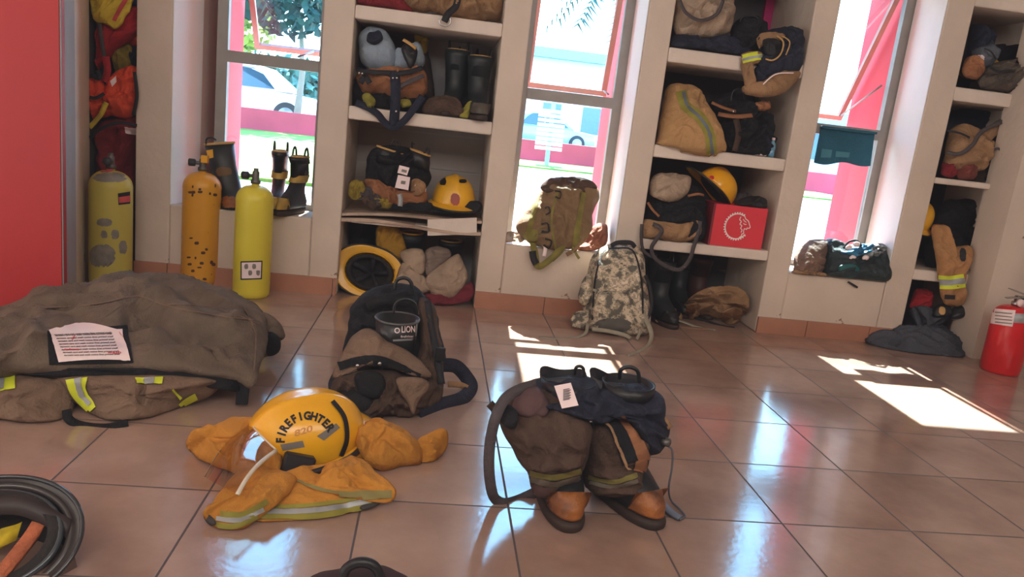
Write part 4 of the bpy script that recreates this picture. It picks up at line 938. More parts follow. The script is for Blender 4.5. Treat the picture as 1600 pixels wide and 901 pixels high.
M_peel = mat('peeled_grey_metal', (135, 128, 118), 1.1, .6, var=.3, vscale=25)
M_peelr = mat('faded_red_marking', (205, 80, 80), 1.1, .7, var=.3, vscale=25)
t1, b1_ = tank('worn lime cylinder with peeled grey patches, in the narrow alcove beside the red wall', F(173, 443), .50, .0865, M_tk1, (.1, -1, 0))
T = bvh(b1_)
def blotch(name, cx, cy, rx, ry, T, m, parent, seed=1, off=.0015):
    rnd = random.Random(seed); g = []
    for i in range(9):
        row = []
        for j in range(13):
            y = cy - ry + 2*ry*i/8; hw = rx * (max(.0, 1 - abs((i-4)/4.4) ** 2.6)) ** .5 * (1 + .22*noise.noise(Vector((i*.9, seed*3.3 + (j > 6)*5, 0))))
            row.append((cx - hw + 2*hw*j/12, y + ry*.25*noise.noise(Vector((j*.6, seed*1.7, i*.1)))))
        g.append(row)
    return sheet(name, g, T, m, parent, off)
blotch('peeled_patch', 172, 277, 26, 7, T, M_peel, t1, 1); blotch('peeled_patch', 163, 347, 12, 6, T, M_peel, t1, 2); blotch('peeled_patch', 160, 399, 20, 17, T, M_peel, t1, 3)
blotch('peeled_patch', 180, 366, 6, 7, T, M_peel, t1, 4); blotch('peeled_patch', 163, 366, 5, 6, T, M_peel, t1, 5); blotch('peeled_patch', 192, 386, 6, 10, T, M_peel, t1, 6)
blotch('red_marking', 163, 263, 15, 6, T, M_peelr, t1, 7)
quad('side_sticker', [(184, 302), (203, 299), (203, 318), (185, 320)], T, M_ink, t1, 6, 5, .002); quad('red_sticker', [(185, 308), (203, 305), (203, 315), (186, 317)], T, M_peelr, t1, 6, 4, .004)
t2, b2_ = tank('amber cylinder with chipped paint, standing between the other two', F(312, 441), .515, .083, M_tk2, (-1, -.25, 0))
T = bvh(b2_)
for k in range(22):
    rnd = random.Random(k); u = rnd.uniform(290, 338); v = rnd.choice([rnd.uniform(290, 305), rnd.uniform(340, 435), rnd.uniform(400, 438)])
    blotch('paint_chip', u, v, rnd.uniform(1.2, 4), rnd.uniform(.8, 3), T, mat('dark_chip', (84, 54, 26), 1, .8), t2, k)
MB().box((-.014, -.014, -.014), (.014, .014, .018), Matrix.Translation(F(312, 441) + Vector((.01, -.005, .575)))).build('yellow_valve_guard', M_hyel, t2, False)
t3, b3_ = tank('bright yellow cylinder with a small white sticker, right of the amber one', F(392, 462), .50, .080, M_tk3, (-1, -.6, 0))
T = bvh(b3_)
st_ = quad('sticker_border', [(376, 408), (410, 407), (409, 436), (376, 437)], T, M_ink, t3, 8, 6, .0015)
s2_ = quad('sticker', [(378, 410), (408, 409), (407, 434), (378, 435)], T, M_label, t3, 8, 6, .003)
lettering('sticker_print', [('AIR', lambda x, y: (380 + x*13, 420 - y*9)), ('TEST', lambda x, y: (380 + x*9, 431 - y*9))], T, M_peel, t3, .0045) if False else [blotch('sticker_print', 385 + k*6, 416 + (k % 2)*10, 3, 4, T, M_peel, t3, k + 9, .0045) for k in range(4)]
# extinguisher
eb_ = F(1561, 580); t = thing('fire_extinguisher', 'red fire extinguisher standing before the white grooved panels', 'extinguisher', eb_)
M_ext = mat('red_extinguisher_paint', (205, 28, 34), 1.15, .3, var=.08, coat=.4)
r = .086; H = .315
pr = [(0, .0), (r*.9, 0), (r*.97, .01), (r*.97, .02), (r, .024), (r, H - .05)] + [(r*math.cos(PI/2*k/10)*.98 + .02*k/10, H - .05 + .06*math.sin(PI/2*k/10)) for k in range(1, 11)] + [(0, H + .012)]
eb2_ = MB().lathe(pr, eb_, 56).build('body', M_ext, t); T = bvh(eb2_)
quad('silver_strap', [(1546, 488), (1606, 490), (1604, 505), (1544, 502)], T, M_silver, t, 14, 4, .0015)
q1 = quad('white_label', [(1552, 482), (1587, 485), (1582, 510), (1548, 505)], T, M_label, t, 12, 8, .004)
for k in range(4): quad('label_line', [(1556, 487 + k*5), (1582, 489.5 + k*5), (1581, 491 + k*5), (1555, 488.5 + k*5)], T, M_peel, t, 8, 1, .0055)
MB().lathe([(0, 0), (.022, 0), (.022, .02), (.014, .024), (.014, .05), (0, .05)], eb_ + Vector((0, 0, H + .008)), 20).build('valve_collar', M_metal, t)
MB().hexa([eb_ + Vector(p) for p in ((-.06, -.01, H+.04), (.03, -.01, H+.05), (.03, .01, H+.05), (-.06, .01, H+.04))], [eb_ + Vector(p) for p in ((-.06, -.008, H+.045), (.03, -.008, H+.06), (.03, .008, H+.06), (-.06, .008, H+.045))]).build('carry_handle', M_metal, t, False)
MB().hexa([eb_ + Vector(p) for p in ((-.055, -.01, H+.085), (.02, -.01, H+.065), (.02, .01, H+.065), (-.055, .01, H+.085))], [eb_ + Vector(p) for p in ((-.055, -.008, H+.09), (.02, -.008, H+.073), (.02, .008, H+.073), (-.055, .008, H+.09))]).build('squeeze_lever', M_metal, t, False)
MB().lathe([(0, 0), (.018, 0), (.018, .01), (0, .01)], eb_ + Vector((-.01, -.03, H+.03)), 16, Matrix.Rotation(PI/2, 3, 'X')).build('pressure_gauge', M_label, t)
MB().tube(crv([eb_ + Vector((.02, 0, H+.04)), eb_ + Vector((.07, -.01, H+.03)), eb_ + Vector((.1, -.01, H-.06)), eb_ + Vector((.1, 0, H-.16))], 6), .009, 10).build('hose', M_rub, t)

# ================================================================ narrow alcove at the left
M_red1 = mat('red_gear_cloth', (165, 28, 36), 1.2, .85, var=.35, vscale=9, bump=.35, bscale=100)
M_red2 = mat('dark_red_gear_cloth', (120, 22, 30), 1.2, .85, var=.35, vscale=9, bump=.35, bscale=100)
M_or = mat('orange_rescue_fabric', (214, 72, 36), 1.2, .75, var=.25, vscale=8, bump=.35, bscale=100)
M_olv = mat('olive_yellow_cloth', (140, 120, 40), 1.2, .85, var=.35, vscale=9, bump=.35, bscale=100)
M_ybag = mat('yellow_bag_fabric', (206, 178, 52), 1.15, .7, var=.15, bump=.3, bscale=100)
def one(name, label, cat, pts, D, m, group=None, tname=None, part='cloth', **k):
    t = thing(name, label, cat, PT(pts[0]), group); return t, shell(part, pts, D, m, t, **k)
t, o = one('duffel_bag', 'yellow bag with a red printed emblem, highest in the narrow left alcove', 'bag', [(140, -12, 1.98), (205, -12, 1.98), (206, 10, 1.98), (184, 44, 1.97), (165, 38, 1.97), (146, 30, 1.98)], .04, M_ybag, part='bag', nb=60, rings=14)
T = bvh(o); band('red_print', [(198, -4), (188, 12), (178, 32)], 7, T, M_peelr, t, .004)
t, o = one('blue_cloth', 'small blue cloth beside the yellow bag, in the narrow left alcove', 'cloth', [(196, -12, 2.1), (222, -12, 2.1), (222, 14, 2.1), (206, 16, 2.1), (196, 4, 2.1)], .03, mat('blue_gear_cloth', (52, 76, 120), 1.1, .85, bump=.3, bscale=100), nb=40, rings=8)
t, o = one('life_vest', 'red rescue vest hanging across the narrow left alcove', 'vest', [(140, 30, 2.05), (160, 36, 2.03), (186, 44, 2.03), (200, 14, 2.05), (222, 15, 2.06), (222, 45, 2.05), (200, 66, 2.05), (180, 80, 2.05), (160, 104, 2.05), (138, 114, 2.05)], .05, M_red1, part='body', nb=80, rings=18, center=(180, 55, 2.04))
hs([(155, 36, 1.97), (160, 70, 1.97), (165, 105, 1.98)], .016, 'webbing', M_gweb, t); hs([(165, 88, 1.97), (168, 110, 1.97), (163, 128, 1.97)], .03, 'webbing', M_red1, t)
t, o = one('life_vest', 'orange folded vest at the right edge of the narrow left alcove', 'vest', [(196, 56, 2.1), (220, 44, 2.1), (222, 70, 2.1), (200, 70, 2.1), (188, 66, 2.1)], .03, M_or, part='body', nb=40, rings=8)
t, o = one('olive_roll', 'olive-yellow rolled cloth above the orange bag in the narrow left alcove', 'cloth', [(178, 76, 2.1), (190, 68, 2.1), (206, 70, 2.1), (207, 108, 2.1), (180, 112, 2.1)], .04, M_olv, nb=40, rings=10)
t, o = one('cloth_roll', 'dark blue rolled cloth at the right of the narrow left alcove', 'cloth', [(206, 70, 2.12), (222, 70, 2.12), (220, 108, 2.12), (207, 108, 2.12)], .03, M_navy, nb=40, rings=8)
t, o = one('rescue_bag', 'large orange rescue bag in the middle of the narrow left alcove', 'bag', [(170, 130, 2.04), (184, 110, 2.04), (216, 106, 2.04), (216, 150, 2.02), (212, 178, 2.02), (196, 186, 2.02), (172, 180, 2.02), (158, 182, 2.03), (163, 155, 2.04)], .07, M_or, part='body', nb=80, rings=18)
hs([(140, 199, 1.98), (150, 188, 1.97), (158, 178, 1.95), (166, 160, 1.95)], .022, 'strap', M_ybag, t); hs([(210, 112, 1.94), (214, 150, 1.93), (208, 180, 1.95)], .014, 'strap', M_web, t)
T = bvh(o); quad('white_tag', [(172, 126), (182, 118), (183, 128), (175, 136)], T, M_label, t, 4, 4, .004)
t, o = one('rescue_bag', 'small orange bag with black straps, left in the narrow left alcove', 'bag', [(138, 126, 2.0), (158, 122, 2.0), (166, 140, 2.0), (160, 165, 2.0), (150, 182, 2.0), (138, 184, 2.0)], .04, M_or, part='body', nb=50, rings=12)
hs([(140, 152, 1.93), (150, 153, 1.93), (163, 146, 1.94)], .014, 'strap', M_web, t); hs([(142, 118, 1.94), (156, 122, 1.93), (152, 110, 1.94)], .018, 'strap', M_web, t)
t, o = one('gear_bag', 'dark red heap of gear bag behind the worn lime cylinder', 'bag', [(137, 205, 2.08), (150, 192, 2.06), (175, 186, 2.06), (215, 184, 2.06), (212, 260, 2.1), (210, 340, 2.1), (202, 420, 2.1), (146, 425, 2.1), (144, 300, 2.1)], .07, M_red2, part='body', nb=100, rings=22, ns=7, folds=[([(140, 215), (180, 195), (214, 190)], .02, 6), ([(140, 235), (180, 225), (214, 215)], -.015, 5)])
T = bvh(o); quad('white_tag', [(194, 199), (216, 200), (214, 211), (196, 208)], T, M_label, t, 6, 4, .006); hs([(140, 215, 1.95), (160, 200, 1.93), (185, 192, 1.93), (214, 196, 1.95)], .014, 'strap', M_web, t)

# ================================================================ boots on the first sill
def bw(u, v, Y): return W(u, v, Y)
zs1 = .357
t = thing('rubber_boot', 'single black boot with tan rim slumped in the corner of the first sill', 'boot', (-.56, 2.1, zs1))
M_bt = mat('green_black_rubber', (34, 40, 42), 1.1, .5, var=.2)
a = W(343, 224, 2.1); b_ = W(368, 322, 2.08)
pa = [Vector((a.x, 2.10, a.z)), Vector((a.x + .02, 2.09, a.z - .09)), Vector((a.x + .055, 2.08, a.z - .20)), Vector((a.x + .075, 2.07, zs1 + .07))]
rings_ = []
for k, (p, rx, ry) in enumerate(zip(pa, (.066, .062, .058, .055), (.05, .05, .05, .055))):
    rings_.append([p + Vector((rx*math.cos(2*PI*i/32), ry*math.sin(2*PI*i/32), .012*math.cos(2*PI*i/32) if k == 0 else 0)) for i in range(32)])
rings_ += [[pa[3] + Vector((.055*math.cos(2*PI*i/32) + .015, .07*math.sin(2*PI*i/32) - .02, -.035)) for i in range(32)], [pa[3] + Vector((.058*math.cos(2*PI*i/32) + .015, .085*math.sin(2*PI*i/32) - .03, -.068)) for i in range(32)]]
sh_ = MB().loft([[p + Vector((0, 0, -.05)) - (p - pa[0]) * .12 for p in rings_[0]], [p - (p - pa[0]) * .08 for p in rings_[0]]] + rings_).build('shaft', M_bt, t)
MB().tube(rings_[0], .006, 8, closed=True).build('trim', M_trim, t)
cord([(322, 226, 2.06), (323, 217, 2.06), (331, 215, 2.06), (338, 219, 2.06)], .004, 'pull_loop', M_rub, t)
T = bvh(sh_); blotch('shin_patch', 350, 268, 12, 7, T, mat('faded_brown_patch', (110, 80, 50), 1, .7), t, 4, .003); blotch('toe_cap', 360, 316, 14, 9, T, M_toe, t, 5, .004); quad('rim_tab', [(323, 235), (333, 233), (334, 246), (326, 248)], T, M_hyel, t, 4, 4, .004)
boot('black fire boot on the first sill, nearer the first pier, left of its pair', pose((W(434, 300, 2.1).x, 2.12, zs1 + .002), 6) @ Matrix.Scale(.62, 4, (1, 0, 0)), H=.285, s=.98, group='pair of boots on the first sill', name='rubber_boot', toe=mat('yellow_tan_toe', (176, 140, 62), 1.1, .6, var=.3, vscale=20), bands=True, crump=.006)
boot('black fire boot on the first sill, right one of the pair against the glass', pose((W(463, 300, 2.07).x, 2.10, zs1 + .002), -14) @ Matrix.Scale(.62, 4, (1, 0, 0)), H=.27, s=.98, group='pair of boots on the first sill', name='rubber_boot', toe=mat('yellow_tan_toe', (176, 140, 62), 1.1, .6, var=.3, vscale=20), bands=True, crump=.01)

# ================================================================ first shelving bay
Z3, Z2, Z1 = 1.325, .887, .42
t, o = one('folded_trousers', 'tan crumpled gear bundle on the highest visible shelf of the first bay', 'bundle', [(610, -30, 2.1), (790, -30, 2.1), (786, 30, 2.1), (760, 32, 2.08), (720, 34, 2.05), (680, 20, 2.05), (640, 18, 2.05), (612, 14, 2.06)], .08, M_tan, zmin=Z3 + .002, nb=90, rings=18, amp=.02, ns=12)
hs([(716, -6, 1.98), (712, 10, 1.97), (700, 22, 1.94), (694, 34, 1.94)], .03, 'strap', M_web, t); cord([(686, 30, 1.94), (688, 38, 1.94), (696, 41, 1.94), (703, 37, 1.94), (703, 28, 1.94)], .003, 'buckle_ring', M_metal, t)
t, o = one('folded_mat', 'dark red folded cloth at the left of the highest visible shelf, first bay', 'cloth', [(556, -30, 2.0), (600, -30, 2.0), (640, 10, 2.0), (640, 20, 2.0), (556, 8, 2.0)], .03, M_red2, zmin=Z3 + .002, nb=50, rings=10)
# bundle with light lining
t = thing('bunker_trousers', 'trousers rolled down over boots with pale blue lining and black straps, first bay', 'trousers', (.15, 2.1, Z2))
M_lining = mat('pale_blue_lining', (150, 165, 180), 1.0, .8, var=.2, vscale=8, bump=.3, bscale=100)
kz = dict(zmin=Z2 + .002)
shell('tan_roll', [(556, 120, 2.06), (575, 112, 2.04), (620, 112, 2.04), (660, 108, 2.05), (668, 130, 2.05), (664, 150, 2.04), (640, 158, 2.04), (600, 152, 2.04), (568, 148, 2.05)], .10, M_orange, t, amp=.012, nb=80, rings=18, **kz)
shell('lining', [(560, 62, 2.1), (568, 48, 2.12), (585, 44, 2.12), (606, 54, 2.1), (618, 76, 2.08), (620, 100, 2.06), (612, 112, 2.06), (590, 112, 2.06), (566, 100, 2.08)], .08, M_lining, t, amp=.006, nb=70, rings=16)
shell('lining', [(615, 84, 2.08), (635, 74, 2.1), (655, 68, 2.1), (664, 90, 2.1), (660, 105, 2.08), (640, 112, 2.06), (616, 110, 2.06)], .07, M_lining, t, amp=.008, nb=60, rings=14)
shell('black_base', [(552, 120, 2.1), (600, 150, 2.08), (640, 158, 2.08), (668, 150, 2.08), (664, 182, 2.06), (630, 184, 2.05), (590, 176, 2.05), (552, 168, 2.08)], .06, M_black, t, amp=.012, nb=70, rings=14, **kz)
shell('boot_lining', [(573, 54, 2.02), (592, 50, 2.02), (598, 62, 2.0), (592, 68, 2.0), (576, 68, 2.0)], .012, M_navy, t, nb=40, rings=6)
shell('boot_top', [(627, 78, 1.99), (636, 68, 2.0), (652, 78, 2.0), (648, 100, 1.98), (640, 106, 1.97)], .02, M_rub, t, nb=40, rings=8, amp=.002)
hs([(630, 62, 1.97), (640, 68, 1.96), (650, 76, 1.97)], .014, 'boot_trim', M_trim, t)
hs([(558, 108, 1.98), (575, 112, 1.94), (620, 114, 1.93), (640, 112, 1.94), (660, 106, 1.97)], .022, 'waist_strap', M_web, t)
hs([(616, 112, 1.93), (618, 130, 1.925), (618, 155, 1.93), (616, 185, 1.94), (614, 196, 1.94)], .045, 'suspender', M_navy, t)
hs([(556, 160, 1.96), (575, 168, 1.95), (590, 178, 1.94), (602, 192, 1.94), (617, 199, 1.935), (630, 190, 1.935), (645, 172, 1.94), (660, 150, 1.96)], .032, 'suspender', M_navy, t)
hs([(563, 130, 1.93), (570, 120, 1.92), (578, 130, 1.92)], .025, 'side_strap', M_web, t); hs([(625, 135, 1.93), (645, 125, 1.93), (662, 118, 1.95)], .02, 'side_strap', M_gweb, t)
for u, v in ((561, 114), (566, 115), (614, 122), (620, 122), (619, 174)): MB().lathe([(0, 0), (.005, 0), (.005, .004), (0, .004)], W(u, v, 1.915), 12, Matrix.Rotation(PI/2, 3, 'X')).build('snap', M_metal, t)
shell('lime_cuff', [(565, 150, 1.98), (575, 145, 1.97), (585, 152, 1.97), (584, 168, 1.97), (570, 168, 1.98)], .02, M_olive, t, nb=30, rings=6); shell('lime_cuff', [(625, 158, 1.97), (640, 156, 1.97), (643, 164, 1.97), (630, 170, 1.97)], .015, M_olive, t, nb=30, rings=6)
t, o = one('gear_bag', 'blue bag standing behind the pale lining at the left of the first bay', 'bag', [(556, 30, 2.3), (580, 28, 2.3), (578, 90, 2.3), (552, 150, 2.3), (546, 150, 2.3)], .05, mat('deep_blue_bag', (20, 60, 110), 1, .8, var=.3, bump=.3, bscale=100), part='body', nb=40, rings=10, **kz)
t, o = one('boxed_kit', 'small yellow kit case behind the pale-lined trousers, first bay', 'case', [(648, 50, 2.34), (668, 50, 2.34), (668, 82, 2.34), (650, 82, 2.34)], .02, M_ybag, part='body', nb=40, rings=8, sharp=2)
t, o = one('canvas_bag', 'brown canvas bag standing behind the trousers in the first bay', 'bag', [(590, 40, 2.38), (640, 50, 2.38), (668, 80, 2.38), (678, 165, 2.36), (640, 172, 2.36), (600, 100, 2.36)], .05, mat('dim_brown_canvas', (80, 66, 60), 1, .9, var=.35, bump=.3, bscale=100), part='body', nb=60, rings=12, zmax=1.25, **kz)
for i, (x, y, rz, lb) in enumerate(((.49, 2.17, -10, 'black boot on the middle shelf of the first bay, left of three'), (.545, 2.30, 8, 'black boot on the middle shelf of the first bay, the middle of three'), (.60, 2.10, 5, 'black boot on the middle shelf of the first bay, right of three'))):
    boot(lb, pose((x, y, Z2 + .003), rz), H=.335 - .012*i, s=.93, name='rubber_boot', toe=mat('dim_dirty_toe', (92, 84, 74), 1, .7, var=.4) if i == 2 else M_rub, shaft=M_bt)
t, o = one('folded_cloth', 'brown folded cloth lying before the black boots on the middle shelf, first bay', 'cloth', [(664, 160, 2.0), (680, 150, 2.02), (710, 150, 2.02), (722, 165, 2.0), (722, 184, 2.0), (664, 178, 2.0)], .035, M_brown, nb=50, rings=12, **kz)
t, o = one('lime_strap', 'yellow-green strap end beside the brown cloth on the middle shelf', 'strap', [(718, 178, 1.99), (730, 160, 2.0), (738, 162, 1.99), (732, 184, 1.98), (722, 186, 1.98)], .012, M_olive, nb=30, rings=6, **kz)
# lower shelf: tagged trousers, gloves, helmet
t = thing('bunker_trousers', 'black trousers over boots with two white tags, on the warped board', 'trousers', (.24, 2.12, Z1))
kz = dict(zmin=Z1 + .004)
bk = shell('black_waist', [(572, 262, 2.1), (578, 236, 2.1), (600, 228, 2.08), (640, 232, 2.08), (668, 240, 2.1), (672, 262, 2.08), (670, 290, 2.06), (640, 306, 2.02), (600, 296, 2.02), (574, 284, 2.04)], .09, M_black, t, amp=.012, ns=11, nb=90, rings=20, folds=[([(580, 250), (620, 265), (650, 290)], .012, 6)], **kz)
shell('tan_cuff', [(568, 285, 2.02), (585, 280, 2.0), (620, 296, 1.99), (655, 302, 1.99), (668, 300, 2.0), (664, 318, 2.0), (630, 322, 1.99), (590, 316, 1.99)], .05, M_orange, t, amp=.012, nb=70, rings=14, **kz)
for (u, v, rx, ry, tt) in ((610, 234, 20, 8, 12), (657, 238, 15, 7, 14)):
    c = W(u, v, 2.03); rr_ = rx/1180*3.65
    lp_ = [[c + Vector((rr_*k*math.cos(a), .04*k*math.sin(a), -.012*math.cos(a) + dz)) for a in [2*PI*i/30 for i in range(30)]] for k, dz in ((1.02, -.07), (1, 0), (.9, 0), (.85, -.03))]
    MB().loft(lp_).build('boot_top', M_rub, t); MB().tube(lp_[1], .005, 8, closed=True).build('boot_trim', M_trim, t)
cord([(610, 228, 2.02), (615, 219, 2.02), (623, 222, 2.02), (624, 232, 2.02)], .004, 'pull_loop', M_rub, t); cord([(644, 232, 2.02), (644, 222, 2.0), (648, 226, 2.0)], .004, 'pull_loop', M_rub, t); cord([(664, 236, 2.02), (668, 230, 2.02), (671, 236, 2.02), (668, 243, 2.02)], .004, 'pull_loop', M_rub, t)
def flat_tag(name, c4, Y, parent, m=M_label, th=.002):
    q = [W(u, v, Y) for u, v in c4]; return link(name, q + [p + Vector((0, th, 0)) for p in q], [(0,1,2,3),(4,5,6,7),(0,1,5,4),(1,2,6,5),(2,3,7,6),(3,0,4,7)], m, parent, False)
flat_tag('white_tag', [(624, 258), (640, 262), (636, 274), (621, 270)], 1.93, t); tg_ = flat_tag('white_tag', [(622, 273), (641, 277), (638, 297), (617, 293)], 1.925, t); flat_tag('tag_print', [(627, 282), (634, 283), (633, 288), (626, 287)], 1.922, tg_, M_peel)
flat_tag('tag_print', [(628, 264), (636, 266), (635, 270), (627, 268)], 1.928, t, M_peel)
shell('glove', [(642, 285, 1.97), (652, 279, 1.96), (663, 284, 1.96), (665, 298, 1.96), (655, 305, 1.96), (643, 303, 1.97)], .03, M_tan, t, nb=40, rings=10); blotch('white_palm', 655, 294, 7, 7, bvh(bk), M_label, t, 3, .03)
hs([(624, 303, 1.935), (626, 312, 1.93), (625, 322, 1.93)], .022, 'silver_tape', M_silver, t)
shell('dark_hem', [(605, 314, 1.98), (640, 316, 1.98), (672, 318, 1.98), (672, 330, 1.98), (640, 330, 1.97), (606, 326, 1.97)], .012, M_black, t, nb=50, rings=6, **kz)
def glove(label, pts, m, Y0=None, cuffcol=None, **k):
    return one('work_glove', label, 'glove', pts, .022, m, part='glove', nb=50, rings=10, amp=.008, ns=20, **k)
glove('olive and black glove at the left end of the warped board', [(545, 286, 2.02), (555, 280, 2.02), (568, 284, 2.0), (570, 300, 1.99), (560, 312, 1.98), (546, 308, 2.0)], M_olv, **kz)
glove('grey and tan glove lying before the tagged trousers', [(560, 298, 2.0), (572, 290, 1.99), (588, 300, 1.98), (600, 316, 1.97), (590, 326, 1.97), (572, 314, 1.98)], M_gweb, **kz)
glove('olive mottled glove tucked under the tagged trousers', [(584, 312, 1.98), (596, 308, 1.975), (612, 314, 1.975), (610, 326, 1.97), (594, 326, 1.97)], M_olv, **kz)
glove('brown leather glove at the edge of the warped board, fingers forward', [(565, 310, 1.97), (575, 308, 1.97), (588, 320, 1.95), (582, 328, 1.95), (570, 320, 1.96)], M_brown, **kz)
hm_ = W(708, 322, 2.06); hh_ = helmet('yellow fire helmet with a round front badge, on black cloth on the warped board', pose((hm_.x, 2.08, Z1 + .062), 97, 0, -4), M_hyel2, rx=.115, ry=.105, rz=.135, brim=(.02, .03, .02))
T = bvh(*[c for c in hh_.children if c.name.split('.')[0] == 'shell']); blotch('badge', 711, 311, 7, 9, T, mat('purple_red_badge', (160, 80, 70), 1, .6), hh_, 2, .002)
blotch('front_slot', 692, 283, 5, 6, T, M_htrim, hh_, 6, .002); blotch('front_slot', 723, 283, 6, 3, T, M_htrim, hh_, 7, .002)
t, o = one('black_cloth', 'flat black cloth beneath the badged yellow helmet', 'cloth', [(672, 322, 2.0), (700, 318, 2.0), (748, 314, 2.0), (748, 332, 1.975), (710, 335, 1.97), (672, 330, 1.97)], .006, M_black, nb=50, rings=8, amp=.002, zmin=Z1 + .015)
# floor level of the first bay
zc = Vector((.08, .93, -.25)).normalized(); xc = Vector((0, 0, 1)) ; xc = (xc - zc * xc.dot(zc)).normalized(); yc = zc.cross(xc)
hb1 = Matrix((xc, yc, zc)).transposed().to_4x4(); hb1 = hb1 @ Matrix.Rotation(math.radians(-80), 4, 'Z'); hb1.translation = W(577, 425, 2.02)
uh = helmet('yellow fire helmet lying on its side, dark liner facing the room, lowest shelf space', hb1, M_hyel2, rx=.135, ry=.105, rz=.11, brim=(.018, .026, .022), droop=.05)
R3 = hb1.to_3x3()
for k in range(5): a = 2*PI*k/5 + .3; MB().strap([hb1 @ Vector((.09*math.cos(a), .07*math.sin(a), .005)), hb1 @ Vector((.05*math.cos(a), .04*math.sin(a), .04)), hb1 @ Vector((0, 0, .06))], .02, .004, side=R3 @ Vector((-math.sin(a), math.cos(a), 0))).build('suspension_strap', M_web, uh)
boot('black boot at the back left of the lowest space, first bay', pose((.09, 2.30, 0), 10), H=.34, shaft=M_bt, toe=M_rub, name='rubber_boot', trim=M_rub)
boot('black boot beside the yellow cloth at the back of the lowest space, first bay', pose((.20, 2.33, 0), -5), H=.335, shaft=M_bt, toe=M_rub, name='rubber_boot', trim=M_rub)
t, o = one('yellow_cloth', 'mustard-coloured cloth stuffed behind the helmet in the lowest space, first bay', 'cloth', [(588, 358, 2.14), (600, 348, 2.14), (620, 352, 2.12), (634, 380, 2.1), (636, 410, 2.08), (610, 405, 2.08), (590, 392, 2.1)], .05, mat('dim_mustard_cloth', (176, 130, 34), 1, .9, var=.3, bump=.3, bscale=100), nb=60, rings=14)
c = W(644, 364, 2.16)
boot('black boot with a yellow rim upright in the lowest space, first bay', pose((c.x, 2.16, 0), 0), H=c.z, shaft=M_bt, toe=M_rub, trim=M_hyel, name='rubber_boot', loops=False)
c = W(706, 374, 2.2)
boot('black boot with a pale yellow rim at the right back of the lowest space', pose((c.x, 2.22, 0), 0), H=c.z - .01, shaft=M_bt, toe=M_rub, trim=M_trim, name='rubber_boot', loops=False)
t = thing('canvas_jacket', 'beige canvas jacket crumpled on the floor of the first bay', 'jacket', W(680, 465, 1.98))
shell('collar', [(625, 395, 2.04), (640, 388, 2.04), (662, 392, 2.02), (664, 420, 1.98), (655, 430, 1.97), (632, 412, 2.0)], .035, M_beige, t, amp=.006, nb=60, rings=12)
shell('left_front', [(620, 430, 2.0), (632, 408, 2.0), (660, 428, 1.99), (668, 445, 1.97), (672, 456, 1.96), (640, 458, 1.96), (622, 450, 1.97)], .04, M_beige, t, amp=.008, nb=60, rings=12)
shell('hood', [(664, 392, 2.06), (680, 384, 2.06), (700, 388, 2.05), (705, 400, 2.03), (688, 415, 2.0), (668, 432, 1.99), (662, 412, 2.0)], .04, mat('greyed_beige_canvas', (138, 120, 108), 1.1, .95, var=.3, bump=.35, bscale=120), t, amp=.008, nb=60, rings=12)
shell('sleeve', [(664, 434, 1.98), (690, 412, 2.0), (714, 396, 2.02), (722, 405, 2.02), (731, 430, 2.0), (722, 452, 1.97), (705, 466, 1.95), (684, 464, 1.95), (668, 452, 1.96)], .05, M_beige, t, amp=.008, nb=80, rings=16, folds=[([(690, 420), (700, 455)], .01, 5), ([(716, 405), (708, 440)], .01, 4)])
t, o = one('red_cloth', 'dark maroon cloth under the beige canvas jacket', 'cloth', [(664, 458, 1.97), (700, 462, 1.97), (738, 440, 2.0), (738, 466, 1.96), (715, 474, 1.94), (680, 478, 1.92), (668, 468, 1.94)], .02, mat('maroon_cloth', (110, 34, 46), 1.1, .9, bump=.3, bscale=100), nb=50, rings=10, zmin=.002)
# ================================================================ second sill and the packs
t = thing('rucksack', 'olive brown rucksack slumped on the second window sill, straps hanging', 'backpack', W(880, 385, 2.0))
M_od = mat('olive_drab_fabric', (124, 98, 68), 1.15, .85, var=.25, vscale=9, bump=.35, bscale=100)
M_odg = mat('olive_green_webbing', (126, 116, 52), 1.15, .85, var=.3, vscale=20)
bd = shell('body', [(806, 355, 2.0), (822, 330, 2.04), (842, 305, 2.08), (853, 284, 2.1), (880, 278, 2.1), (915, 280, 2.1), (932, 290, 2.1), (936, 310, 2.08), (926, 335, 2.04), (924, 360, 2.0), (905, 385, 1.97), (880, 392, 1.95), (850, 392, 1.95), (826, 378, 1.97)], .11, M_od, t, amp=.008, ns=8, nb=110, rings=24, zmin=.33, folds=[([(872, 298), (862, 340), (868, 385)], .018, 5), ([(835, 320), (826, 350), (820, 372)], .014, 5), ([(905, 300), (900, 350), (895, 380)], .012, 5), ([(850, 290), (890, 300), (930, 295)], .016, 5)])
T = bvh(bd)
shell('top_lid', [(845, 292, 2.04), (855, 280, 2.06), (885, 276, 2.06), (918, 280, 2.06), (934, 292, 2.04), (920, 302, 2.0), (880, 302, 1.99), (852, 300, 2.0)], .04, M_brown, t, (0, -1, .3), amp=.008, nb=70, rings=14, back=1)
band('piping', [(872, 300), (862, 340), (868, 388)], 3, T, M_odg, t, .005); band('strap', [(842, 300), (832, 340), (822, 375)], 7, T, M_odg, t, .006); band('side_strap', [(912, 300), (905, 340), (898, 385)], 8, T, M_odg, t, .006)
for c_ in ([(851, 326), (858, 324), (860, 332), (853, 336)], [(845, 350), (856, 350), (858, 362), (846, 362)], [(852, 372), (862, 376), (858, 386), (850, 382)], [(868, 298), (876, 300), (874, 310), (868, 308)]): band('ladder_loop', c_, 2.5, T, M_ink, t, .008, 4, 2)
shell('side_pocket', [(818, 362, 1.98), (826, 345, 1.97), (840, 335, 1.95), (842, 370, 1.93), (832, 380, 1.93), (820, 374, 1.95)], .03, M_odg, t, nb=40, rings=10, zmin=.33)
